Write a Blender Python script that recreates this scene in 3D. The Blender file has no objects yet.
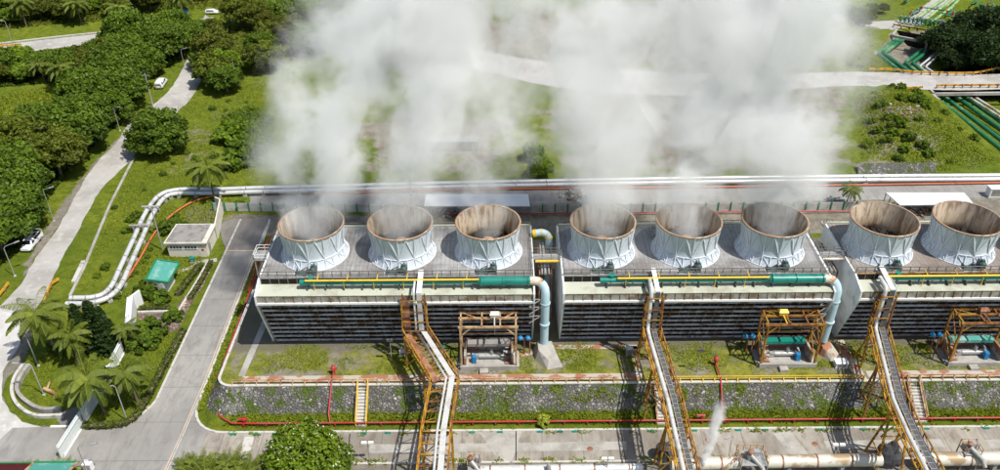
import bpy, math, random
import numpy as np
from mathutils import Vector, Matrix, noise
random.seed(7); np.random.seed(7)
PI = math.pi
sc = bpy.context.scene
COL = sc.collection

# ------------------------------------------------------------------ camera
F = 840.0; PITCH = 33.7; ROLL = -0.45; CAMH = 87.3
RM = Matrix.Rotation(math.radians(90 - PITCH), 3, 'X') @ Matrix.Rotation(math.radians(ROLL), 3, 'Z')
CO = Vector((0, 0, CAMH))
cam_data = bpy.data.cameras.new('camera'); cam = bpy.data.objects.new('camera', cam_data); COL.objects.link(cam)
cam.matrix_world = Matrix.Translation(CO) @ RM.to_4x4()
cam_data.sensor_width = 36; cam_data.lens = F / 1000 * 36
cam_data.clip_start = 0.5; cam_data.clip_end = 8000
sc.camera = cam

def ray(px, py): return RM @ Vector((px - 500, 235 - py, -F))
def at(px, py, z=0.0):                      # a place on the level z
    d = ray(px, py); t = (z - CAMH) / d.z
    return CO + d * t
def at_y(px, py, Y):                        # a place on the upright plane y = Y
    d = ray(px, py); return CO + d * (Y / d.y)
def X_at(px, Y, Z):                         # x of a column at depth Y, height Z
    q = RM.transposed() @ Vector((0, Y, Z - CAMH)); ex = RM.transposed() @ Vector((1, 0, 0))
    k = (px - 500) / F                      # (q.x+X ex.x) = k * -(q.z + X ex.z)
    return (-k * q.z - q.x) / (ex.x + k * ex.z)

# ------------------------------------------------------------------ light
w = bpy.data.worlds.new('World'); sc.world = w; w.use_nodes = True
nt = w.node_tree; bg = nt.nodes['Background']
sky = nt.nodes.new('ShaderNodeTexSky'); sky.sky_type = 'NISHITA'; sky.sun_disc = False
SUN = Vector((2.4, -1.7, 5.2)).normalized()
sky.sun_elevation = math.asin(SUN.z); sky.sun_rotation = math.atan2(SUN.x, SUN.y)
sky.air_density = 1.0; sky.dust_density = 1.5
nt.links.new(sky.outputs[0], bg.inputs[0]); bg.inputs[1].default_value = 0.11
sl = bpy.data.lights.new('sun', 'SUN'); sl.energy = 4.9; sl.angle = math.radians(0.53); sl.color = (1.0, 0.965, 0.90)
so = bpy.data.objects.new('sun', sl); COL.objects.link(so)
so.rotation_euler = SUN.to_track_quat('Z', 'Y').to_euler(); so.location = (60, -20, 150)
sc.view_settings.view_transform = 'Standard'; sc.view_settings.look = 'None'; sc.view_settings.exposure = 0
sc.render.engine = 'CYCLES'
cy = sc.cycles
cy.use_denoising = True; cy.max_bounces = 8; cy.diffuse_bounces = 2; cy.glossy_bounces = 2; cy.transmission_bounces = 3
cy.transparent_max_bounces = 16; cy.volume_bounces = 4; cy.volume_step_rate = 1.6; cy.volume_max_steps = 128
cy.use_adaptive_sampling = True; cy.adaptive_threshold = 0.03

# ------------------------------------------------------------------ materials
def _nodes(name):
    m = bpy.data.materials.new(name); m.use_nodes = True
    n = m.node_tree; b = n.nodes['Principled BSDF']
    return m, n, b
def _coord(n, coord, sc3=(1, 1, 1), rz=0.0):
    if coord == 'P': s = n.nodes.new('ShaderNodeNewGeometry').outputs['Position']
    else: s = n.nodes.new('ShaderNodeTexCoord').outputs['Object']
    mp = n.nodes.new('ShaderNodeMapping'); mp.inputs['Scale'].default_value = sc3; mp.inputs['Rotation'].default_value = (0, 0, rz)
    n.links.new(s, mp.inputs['Vector']); return mp.outputs[0]
def _noise(n, vec, scale, detail=5, rough=0.6, dist=0.0):
    t = n.nodes.new('ShaderNodeTexNoise'); t.inputs['Scale'].default_value = scale
    t.inputs['Detail'].default_value = detail; t.inputs['Roughness'].default_value = rough; t.inputs['Distortion'].default_value = dist
    n.links.new(vec, t.inputs['Vector']); return t.outputs['Fac']
def _ramp(n, fac, lo, hi):
    r = n.nodes.new('ShaderNodeMapRange'); r.interpolation_type = 'SMOOTHSTEP'
    r.inputs['From Min'].default_value = lo; r.inputs['From Max'].default_value = hi
    n.links.new(fac, r.inputs['Value']); return r.outputs[0]
def _mix(n, fac, a, b):
    x = n.nodes.new('ShaderNodeMix'); x.data_type = 'RGBA'
    for s, v in ((x.inputs['Factor'], fac), (x.inputs['A'], a), (x.inputs['B'], b)):
        if isinstance(v, (int, float)): s.default_value = v
        elif isinstance(v, tuple): s.default_value = (*v, 1)
        else: n.links.new(v, s)
    return x.outputs['Result']
def _math(n, op, a, b=0.0, c=None, clamp=False):
    x = n.nodes.new('ShaderNodeMath'); x.operation = op; x.use_clamp = clamp
    for i, v in enumerate((a, b) if c is None else (a, b, c)):
        if isinstance(v, (int, float)): x.inputs[i].default_value = v
        else: n.links.new(v, x.inputs[i])
    return x.outputs[0]
def _bump(n, b, h, strength, dist=0.1):
    u = n.nodes.new('ShaderNodeBump'); u.inputs['Strength'].default_value = strength; u.inputs['Distance'].default_value = dist
    n.links.new(h, u.inputs['Height']); n.links.new(u.outputs[0], b.inputs['Normal'])
MATS = {}
def mat(name, c1, layers=(), rough=0.8, coord='P', bump=0.0, bscale=3.0, metal=0.0, spec=0.3, aniso=(1, 1, 1)):
    """layers: (colour, noise scale, lo, hi[, stretch]) mixed over c1 one after the other"""
    m, n, b = _nodes(name); cur = c1
    for L in layers:
        c, s, lo, hi = L[:4]; st = L[4] if len(L) > 4 else aniso
        f = _ramp(n, _noise(n, _coord(n, coord, st), s), lo, hi)
        cur = _mix(n, f, cur, c)
    if isinstance(cur, tuple): b.inputs['Base Color'].default_value = (*cur, 1)
    else: n.links.new(cur, b.inputs['Base Color'])
    b.inputs['Roughness'].default_value = rough; b.inputs['Metallic'].default_value = metal
    b.inputs['Specular IOR Level'].default_value = spec
    if bump: _bump(n, b, _noise(n, _coord(n, coord), bscale, 6, 0.7), bump, 0.15)
    MATS[name] = m; return m

RUST = (0.22, 0.085, 0.03)
M_deck_old = None
m_concrete = mat('concrete', (0.42, 0.40, 0.36), [((0.30, 0.28, 0.25), 0.35, .4, .65), ((0.5, 0.48, 0.44), 1.7, .55, .75), ((0.2, 0.18, 0.15), 0.9, .62, .78)], 0.9, bump=.2)
m_plaza = mat('bright_concrete', (0.56, 0.54, 0.51), [((0.44, 0.42, 0.39), 0.12, .42, .62), ((0.62, 0.60, 0.57), 0.5, .5, .7), ((0.38, 0.36, 0.33), 0.9, .62, .8)], 0.9, bump=.15)
m_oldroad = mat('pale_concrete_road', (0.44, 0.42, 0.39), [((0.35, 0.33, 0.30), 0.12, .42, .62), ((0.50, 0.48, 0.45), 0.5, .5, .7), ((0.27, 0.25, 0.22), 0.9, .6, .78)], 0.9, bump=.15)
def road_mat(name, a, b_, c_, joints=(0, 6.0), dx=0.0):
    m, n, b = _nodes(name)
    f1 = _ramp(n, _noise(n, _coord(n, 'P', (1, 1, 1)), 0.09, 4), .38, .62)
    f2 = _ramp(n, _noise(n, _coord(n, 'P', (1, .35, 1)), 0.7, 6, .7), .45, .7)
    f3 = _ramp(n, _noise(n, _coord(n, 'P'), 2.5, 6, .75), .6, .8)
    cur = _mix(n, f1, a, b_); cur = _mix(n, _math(n, 'MULTIPLY', f2, .75), cur, c_)
    f4 = _ramp(n, _noise(n, _coord(n, 'P', (1.3, .12, 1)), .9, 4, .6), .5, .72); cur = _mix(n, _math(n, 'MULTIPLY', f4, .45), cur, c_)
    cur = _mix(n, _math(n, 'MULTIPLY', f3, .5), cur, (0.12, 0.11, 0.10))
    # cracks
    v = n.nodes.new('ShaderNodeTexVoronoi'); v.feature = 'DISTANCE_TO_EDGE'; v.inputs['Scale'].default_value = 0.17
    wv = n.nodes.new('ShaderNodeMixRGB'); wv.blend_type = 'ADD'; wv.inputs[0].default_value = 1
    nn = n.nodes.new('ShaderNodeTexNoise'); nn.inputs['Scale'].default_value = .8; nn.inputs['Detail'].default_value = 6
    p = _coord(n, 'P'); n.links.new(p, nn.inputs['Vector']); n.links.new(p, wv.inputs[1]); n.links.new(nn.outputs['Color'], wv.inputs[2])
    n.links.new(wv.outputs[0], v.inputs['Vector'])
    ck = _ramp(n, v.outputs['Distance'], 0.016, 0.004)
    gate = _ramp(n, _noise(n, p, .11), .5, .6)
    cur = _mix(n, _math(n, 'MULTIPLY', _math(n, 'MULTIPLY', ck, gate), .22), cur, (0.08, 0.075, 0.06))
    # slab joints
    sep = n.nodes.new('ShaderNodeSeparateXYZ'); n.links.new(p, sep.inputs[0])
    for ax, per in zip(('X', 'Y'), joints):
        if per:
            fr = _math(n, 'FRACT', _math(n, 'DIVIDE', sep.outputs[ax], per))
            j = _math(n, 'LESS_THAN', fr, 0.10 / per)
            cur = _mix(n, _math(n, 'MULTIPLY', j, .6), cur, (0.10, 0.09, 0.07))
    n.links.new(cur, b.inputs['Base Color']); b.inputs['Roughness'].default_value = .9; b.inputs['Specular IOR Level'].default_value = .2
    _bump(n, b, _noise(n, p, 5, 6, .7), .2, .08)
    return m
m_road = road_mat('worn_grey_road', (0.275, 0.262, 0.243), (0.345, 0.33, 0.305), (0.205, 0.192, 0.175), (0, 7.0))
m_froad = road_mat('worn_front_road', (0.25, 0.225, 0.19), (0.38, 0.35, 0.30), (0.17, 0.135, 0.10), (5.5, 0))
m_yroad = road_mat('yard_grey_road', (0.27, 0.26, 0.24), (0.33, 0.32, 0.30), (0.22, 0.21, 0.19), (6, 0))
m_dark_asphalt = road_mat('dark_asphalt', (0.20, 0.185, 0.17), (0.24, 0.225, 0.205), (0.16, 0.15, 0.135), (0, 0))
m_kerb = mat('kerb_concrete', (0.55, 0.53, 0.48), [((0.3, 0.27, 0.22), 1.2, .5, .7)], .9)
m_kerb_y = mat('kerb_yellow_black', (0.42, 0.34, 0.18), [((0.10, 0.09, 0.06), 1.6, .48, .52)], .9)
m_paint_o = mat('faded_edge_line', (0.60, 0.42, 0.30), [((0.42, 0.38, 0.33), .8, .45, .65)], .9)
m_white = mat('white_paint', (0.78, 0.78, 0.77), [((0.55, 0.52, 0.46), .9, .6, .8)], .6, 'O')
m_tpwhite = mat('white_gate_paint', (0.66, 0.72, 0.70), [((0.75, 0.76, 0.74), .5, .4, .6)], .6)
m_steelpipe = mat('aluminium_cladding', (0.76, 0.76, 0.74), [((0.50, 0.49, 0.46), .5, .5, .7), ((0.35, 0.27, 0.2), 1.3, .68, .8)], .38, metal=.35)
m_cream_pipe = mat('aged_cream_cladding', (0.66, 0.62, 0.53), [((0.40, 0.29, 0.18), .35, .5, .62), ((0.24, 0.13, 0.06), .8, .62, .75)], .5, metal=.15)
m_red = mat('red_pipe_paint', (0.46, 0.025, 0.025), [((0.36, 0.07, 0.06), .4, .45, .6), ((0.2, 0.07, 0.05), 1.6, .6, .75)], .45, spec=.5)
m_redfade = mat('faded_red_pipe_paint', (0.55, 0.08, 0.10), [((0.55, 0.02, 0.02), .05, .4, .6)], .5)
m_orange = mat('orange_pipe_paint', (0.60, 0.15, 0.06), [((0.35, 0.10, 0.05), .8, .55, .7)], .6)
m_yellow = mat('yellow_steel_paint', (0.50, 0.27, 0.022), [((0.28, 0.115, 0.02), .9, .42, .58), (RUST, 2.2, .58, .7)], .6, 'O')
m_yellowrust = mat('rusty_yellow_steel', (0.40, 0.215, 0.03), [(RUST, .7, .42, .58), ((0.10, 0.045, 0.02), 1.8, .55, .7)], .75, 'O')
m_tansteel = mat('faded_tan_steel', (0.52, 0.36, 0.20), [((0.30, 0.15, 0.07), .8, .45, .6), ((0.6, 0.45, 0.3), 2.0, .6, .75)], .75, 'O')
m_yellowpipe = mat('yellow_pipe_paint', (0.72, 0.48, 0.06), [((0.55, 0.30, 0.06), .8, .55, .7)], .45)
m_rust = mat('rusted_plate', (0.24, 0.10, 0.05), [((0.36, 0.19, 0.12), .9, .45, .6), ((0.10, 0.05, 0.03), 2.1, .55, .7)], .85, 'O')
m_rustcon = mat('rust_stained_concrete', (0.46, 0.42, 0.36), [((0.36, 0.16, 0.09), .6, .46, .56), ((0.24, 0.21, 0.16), 1.7, .6, .75)], .9)
m_teal = mat('teal_pipe_paint', (0.012, 0.22, 0.17), [((0.01, 0.13, 0.11), .8, .5, .7)], .35, spec=.5)
m_green = mat('green_pipe_paint', (0.02, 0.17, 0.075), [((0.16, 0.30, 0.14), .25, .5, .62), ((0.01, 0.08, 0.04), .9, .6, .75)], .4, spec=.5)
m_greenlite = mat('sunlit_green_cladding', (0.32, 0.46, 0.18), [((0.05, 0.25, 0.1), .6, .5, .65)], .45)  # lighter copy of the green pipe colour, sunlight painted in
m_bluepipe = mat('pale_blue_riser_paint', (0.42, 0.58, 0.64), [((0.60, 0.66, 0.68), .7, .5, .65), ((0.34, 0.22, 0.12), 1.4, .66, .76)], .45)
m_elbow = mat('rust_streaked_white_paint', (0.62, 0.56, 0.46), [((0.46, 0.22, 0.08), 1.1, .48, .6)], .5)
m_darksteel = mat('dark_grey_steel', (0.10, 0.10, 0.10), [((0.16, 0.12, 0.09), 1.3, .5, .7)], .6, 'O')
m_galv = mat('galvanised_steel', (0.42, 0.42, 0.41), [((0.26, 0.24, 0.21), 1.5, .5, .7)], .5, 'O', metal=.3)
m_rail = mat('weathered_rail', (0.20, 0.19, 0.175), [((0.16, 0.13, 0.10), 1.1, .45, .65)], .7)
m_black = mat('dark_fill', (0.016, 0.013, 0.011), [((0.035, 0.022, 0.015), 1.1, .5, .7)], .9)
m_bluevalve = mat('blue_machine_paint', (0.02, 0.22, 0.48), [], .4, spec=.5)
m_motor = mat('grey_green_motor_paint', (0.05, 0.09, 0.08), [((0.16, 0.17, 0.16), 2, .5, .7)], .5, 'O')
m_cream = mat('cream_wall_paint', (0.70, 0.66, 0.55), [((0.48, 0.44, 0.36), .6, .5, .75)], .8)
m_roofgrey = mat('grey_flat_roof', (0.30, 0.28, 0.26), [((0.20, 0.18, 0.17), .6, .45, .65)], .9)
m_window = mat('dark_window_glass', (0.02, 0.025, 0.03), [], .15, spec=.6)
m_greenroof = mat('green_sheet_roof', (0.10, 0.36, 0.30), [((0.30, 0.46, 0.42), .5, .5, .65)], .5)
m_greentrim = mat('green_trim', (0.02, 0.22, 0.08), [], .5)
m_redroof = mat('dark_red_sheet_roof', (0.10, 0.02, 0.02), [((0.15, 0.04, 0.035), .8, .5, .7)], .5)
m_tarp = mat('dark_tarp', (0.05, 0.05, 0.055), [((0.11, 0.11, 0.11), 1.0, .5, .7)], .7)
m_guard = mat('orange_guard_rail_paint', (0.75, 0.36, 0.03), [((0.30, 0.15, 0.04), .7, .54, .6)], .6)
m_tyre = mat('black_rubber', (0.02, 0.02, 0.02), [], .8, 'O')

# fan deck planks: grey boards, wet and brown around the stacks
def deck_mat():
    m, n, b = _nodes('weathered_deck_boards')
    p = _coord(n, 'P'); sep = n.nodes.new('ShaderNodeSeparateXYZ'); n.links.new(p, sep.inputs[0])
    f = _noise(n, _coord(n, 'P', (6, .12, 1)), 1.0, 3, .6)
    cur = _mix(n, _ramp(n, f, .3, .7), (0.30, 0.295, 0.292), (0.42, 0.415, 0.41))
    big = _ramp(n, _noise(n, p, .13, 4), .42, .62)
    cur = _mix(n, _math(n, 'MULTIPLY', big, .8), cur, (0.16, 0.145, 0.135))
    wet = _ramp(n, _noise(n, _coord(n, 'P', (1, .4, 1)), .45, 6, .75), .52, .68); cur = _mix(n, _math(n, 'MULTIPLY', wet, .55), cur, (0.11, 0.095, 0.08))
    pale = _ramp(n, _noise(n, _coord(n, 'P', (.6, .6, 1)), .5, 5, .7), .60, .72); cur = _mix(n, _math(n, 'MULTIPLY', pale, .5), cur, (0.46, 0.45, 0.44))
    right = _ramp(n, sep.outputs['X'], 44, 56)
    cur = _mix(n, _math(n, 'MULTIPLY', right, .7), cur, _mix(n, _ramp(n, _noise(n, p, .3), .4, .6), (0.17, 0.13, 0.10), (0.28, 0.22, 0.17)))
    fr = _math(n, 'FRACT', _math(n, 'DIVIDE', sep.outputs['X'], 0.62))
    cur = _mix(n, _math(n, 'MULTIPLY', _math(n, 'LESS_THAN', fr, .10), .45), cur, (0.06, 0.055, 0.05))
    fy = _math(n, 'FRACT', _math(n, 'DIVIDE', sep.outputs['Y'], 3.1))
    cur = _mix(n, _math(n, 'MULTIPLY', _math(n, 'LESS_THAN', fy, .025), .5), cur, (0.10, 0.09, 0.08))
    n.links.new(cur, b.inputs['Base Color']); b.inputs['Roughness'].default_value = .75
    _bump(n, b, f, .3, .1); return m
m_deck = deck_mat()
m_basin = mat('pale_green_basin_deck', (0.50, 0.52, 0.42), [((0.40, 0.39, 0.31), .35, .45, .62), ((0.30, 0.26, 0.18), 1.3, .62, .78)], .85)
m_parapet = mat('stained_parapet', (0.36, 0.34, 0.29), [((0.20, 0.15, 0.10), .8, .42, .62)], .85)
m_tray = mat('weathered_white_tray', (0.56, 0.56, 0.54), [((0.40, 0.38, 0.34), .7, .5, .7)], .6)
m_endwall = mat('white_end_wall', (0.78, 0.81, 0.81), [((0.47, 0.48, 0.46), .25, .5, .7), ((0.30, 0.27, 0.22), 1.0, .66, .8, (1, 1, .25))], .7)
def louver_mat():
    m, n, b = _nodes('louver_blade')
    p = _coord(n, 'P'); sep = n.nodes.new('ShaderNodeSeparateXYZ'); n.links.new(p, sep.inputs[0])
    f = _ramp(n, _noise(n, _coord(n, 'P', (.5, 1, 1.3)), .8, 5, .7), .45, .62)
    cur = _mix(n, f, (0.72, 0.71, 0.69), (0.30, 0.17, 0.10))
    f2 = _ramp(n, _noise(n, _coord(n, 'P', (1.3, 1, 1)), 2.0, 4), .55, .7)
    cur = _mix(n, f2, cur, (0.10, 0.08, 0.07))
    n.links.new(cur, b.inputs['Base Color']); b.inputs['Roughness'].default_value = .7; return m
m_louver = louver_mat()
m_frp = mat('pale_fibreglass', (0.60, 0.66, 0.715), [((0.47, 0.53, 0.59), 1.0, .5, .7, (1, 1, .2)), ((0.36, 0.37, 0.36), .8, .66, .8, (2, 2, .3))], .55, 'O')
m_frp_rib = mat('fibreglass_rib', (0.72, 0.76, 0.79), [((0.50, 0.52, 0.53), 1.0, .55, .7)], .55, 'O')
m_frp_in = mat('stained_stack_lining', (0.64, 0.53, 0.39), [((0.30, 0.20, 0.12), .8, .42, .62, (1.6, 1.6, .25)), ((0.55, 0.48, 0.38), 1.2, .55, .7, (1.5, 1.5, .3)), ((0.14, 0.10, 0.07), .9, .6, .75, (2, 2, .4))], .8, 'P')
m_rim = mat('rusty_rim', (0.34, 0.22, 0.14), [((0.5, 0.44, 0.36), 1.1, .5, .65)], .7, 'O')
m_hub = mat('tan_fan_hub', (0.50, 0.30, 0.16), [], .6, 'O')

# stone revetment
def stone_mat(name, dark, lite, scale, grass=.0):
    m, n, b = _nodes(name)
    p = _coord(n, 'P'); v = n.nodes.new('ShaderNodeTexVoronoi'); v.inputs['Scale'].default_value = scale; n.links.new(p, v.inputs['Vector'])
    e = n.nodes.new('ShaderNodeTexVoronoi'); e.feature = 'DISTANCE_TO_EDGE'; e.inputs['Scale'].default_value = scale; n.links.new(p, e.inputs['Vector'])
    sv = n.nodes.new('ShaderNodeSeparateColor'); n.links.new(v.outputs['Color'], sv.inputs[0])
    cur = _mix(n, _ramp(n, sv.outputs[0], .15, .95), dark, lite)
    cur = _mix(n, _math(n, 'GREATER_THAN', sv.outputs[1], .94), cur, tuple(min(1, c * 1.7) for c in lite))
    cur = _mix(n, _ramp(n, e.outputs['Distance'], .08, .02), cur, (0.075, 0.068, 0.06))
    cur = _mix(n, _math(n, 'MULTIPLY', _ramp(n, _noise(n, _coord(n, 'P', (1, .25, .25)), .35, 6, .7), .48, .64), .6), cur, (0.10, 0.095, 0.085))
    cur = _mix(n, _math(n, 'MULTIPLY', _ramp(n, _noise(n, _coord(n, 'P', (1, .3, .3)), .22, 5, .7), .56, .66), .55), cur, (0.30, 0.29, 0.265))
    cur = _mix(n, _math(n, 'MULTIPLY', _ramp(n, _noise(n, p, .25, 6, .7), .5, .66), .75), cur, tuple(c * .5 for c in lite))
    if grass:
        cur = _mix(n, _ramp(n, _noise(n, p, .45, 8, .75), .62 - grass * .2, .68 - grass * .2), cur, (0.085, 0.12, 0.022))
    n.links.new(cur, b.inputs['Base Color']); b.inputs['Roughness'].default_value = .95; b.inputs['Specular IOR Level'].default_value = .15
    _bump(n, b, _math(n, 'MULTIPLY_ADD', sv.outputs[2], .6, _ramp(n, e.outputs['Distance'], 0, .25)), .7, .25); return m
m_stone = stone_mat('stone_revetment', (0.13, 0.125, 0.115), (0.27, 0.26, 0.235), 2.3, .55)
m_stone_clean = stone_mat('bare_stone_revetment', (0.13, 0.125, 0.12), (0.34, 0.33, 0.31), 2.6, .2)
m_brick = stone_mat('reddish_rubble', (0.22, 0.13, 0.10), (0.42, 0.30, 0.25), 2.2, .15)
m_debris = stone_mat('mixed_debris', (0.16, 0.12, 0.09), (0.5, 0.46, 0.4), 1.6, .25)

# grass ground with bare patches steered by a painted attribute
def ground_mat():
    m, n, b = _nodes('grassy_ground')
    p = _coord(n, 'P'); at_ = n.nodes.new('ShaderNodeAttribute'); at_.attribute_name = 'bare'
    f1 = _ramp(n, _noise(n, p, .045, 5), .38, .62); f2 = _ramp(n, _noise(n, p, .55, 6, .75), .35, .68); f3 = _noise(n, p, 4, 5, .8)
    g = _mix(n, f1, (0.135, 0.185, 0.014), (0.22, 0.25, 0.022)); g = _mix(n, f2, g, (0.085, 0.125, 0.012))
    g = _mix(n, _math(n, 'MULTIPLY', _ramp(n, f3, .45, .75), .5), g, (0.25, 0.29, 0.05))
    g = _mix(n, _ramp(n, _noise(n, p, .23, 7, .8), .64, .72), g, (0.20, 0.16, 0.09))
    d = _mix(n, _ramp(n, _noise(n, p, .5, 7, .75), .35, .65), (0.21, 0.185, 0.14), (0.33, 0.30, 0.245))
    d = _mix(n, _ramp(n, _noise(n, p, 1.4, 5, .7), .58, .7), d, (0.13, 0.105, 0.07))
    k = _math(n, 'ADD', at_.outputs['Fac'], _math(n, 'MULTIPLY', _math(n, 'SUBTRACT', _noise(n, p, .13, 9, .78), .5), 2.2))
    cur = _mix(n, _ramp(n, k, .42, .58), g, d)
    n.links.new(cur, b.inputs['Base Color']); b.inputs['Roughness'].default_value = 1; b.inputs['Specular IOR Level'].default_value = .1
    _bump(n, b, _math(n, 'ADD', _noise(n, p, 3.0, 6, .8), _noise(n, p, .6, 4)), .9, .4); return m
m_ground = ground_mat()
m_terrace = None
def terrace_mat():
    m, n, b = _nodes('patchy_terrace_ground')
    p = _coord(n, 'P')
    g = _mix(n, _ramp(n, _noise(n, p, .5, 6, .8), .35, .65), (0.11, 0.14, 0.02), (0.29, 0.28, 0.05))
    d = _mix(n, _ramp(n, _noise(n, p, .9, 7, .8), .35, .65), (0.18, 0.155, 0.12), (0.33, 0.30, 0.25))
    cur = _mix(n, _ramp(n, _noise(n, p, .16, 8, .72), .40, .54), d, g)
    sep = n.nodes.new('ShaderNodeSeparateXYZ'); n.links.new(p, sep.inputs[0])
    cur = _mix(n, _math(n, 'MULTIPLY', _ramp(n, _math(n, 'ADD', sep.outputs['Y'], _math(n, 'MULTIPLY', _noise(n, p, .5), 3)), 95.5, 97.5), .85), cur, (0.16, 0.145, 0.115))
    n.links.new(cur, b.inputs['Base Color']); b.inputs['Roughness'].default_value = 1; b.inputs['Specular IOR Level'].default_value = .1
    _bump(n, b, _noise(n, p, 3.0, 6, .8), .8, .3); return m
m_terrace = terrace_mat()

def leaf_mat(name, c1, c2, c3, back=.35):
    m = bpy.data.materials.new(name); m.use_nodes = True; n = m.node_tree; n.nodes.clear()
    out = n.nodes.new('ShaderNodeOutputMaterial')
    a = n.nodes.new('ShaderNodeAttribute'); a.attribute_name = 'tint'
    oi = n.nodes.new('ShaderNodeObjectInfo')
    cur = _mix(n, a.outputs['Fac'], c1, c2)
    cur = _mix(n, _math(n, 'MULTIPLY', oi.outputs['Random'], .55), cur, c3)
    d = n.nodes.new('ShaderNodeBsdfPrincipled'); d.inputs['Roughness'].default_value = .55; d.inputs['Specular IOR Level'].default_value = .25
    t = n.nodes.new('ShaderNodeBsdfTranslucent'); mx = n.nodes.new('ShaderNodeMixShader'); mx.inputs[0].default_value = back
    n.links.new(cur, d.inputs['Base Color']); n.links.new(cur, t.inputs['Color'])
    n.links.new(d.outputs[0], mx.inputs[1]); n.links.new(t.outputs[0], mx.inputs[2]); n.links.new(mx.outputs[0], out.inputs[0])
    return m
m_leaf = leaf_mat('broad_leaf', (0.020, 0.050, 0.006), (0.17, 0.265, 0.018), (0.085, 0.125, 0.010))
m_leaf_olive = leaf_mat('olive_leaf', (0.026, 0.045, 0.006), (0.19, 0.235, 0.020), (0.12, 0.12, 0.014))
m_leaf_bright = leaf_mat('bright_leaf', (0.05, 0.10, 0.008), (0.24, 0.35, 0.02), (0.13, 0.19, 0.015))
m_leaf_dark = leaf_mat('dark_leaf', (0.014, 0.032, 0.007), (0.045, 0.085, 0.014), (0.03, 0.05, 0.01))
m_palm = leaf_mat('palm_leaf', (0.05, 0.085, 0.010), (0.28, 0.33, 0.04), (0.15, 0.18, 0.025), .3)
m_grass = leaf_mat('grass_blade', (0.11, 0.155, 0.012), (0.36, 0.41, 0.03), (0.23, 0.27, 0.016), .4)
m_flower = mat('white_blossom', (0.8, 0.8, 0.72), [], .7, 'O')
m_yflower = mat('yellow_bush_leaf', (0.38, 0.40, 0.04), [((0.2, 0.25, 0.03), 3, .45, .6)], .7, 'O')
m_bark = mat('grey_bark', (0.16, 0.13, 0.10), [((0.28, 0.25, 0.21), 1.5, .5, .7)], .95, 'O', bump=.4)

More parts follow.
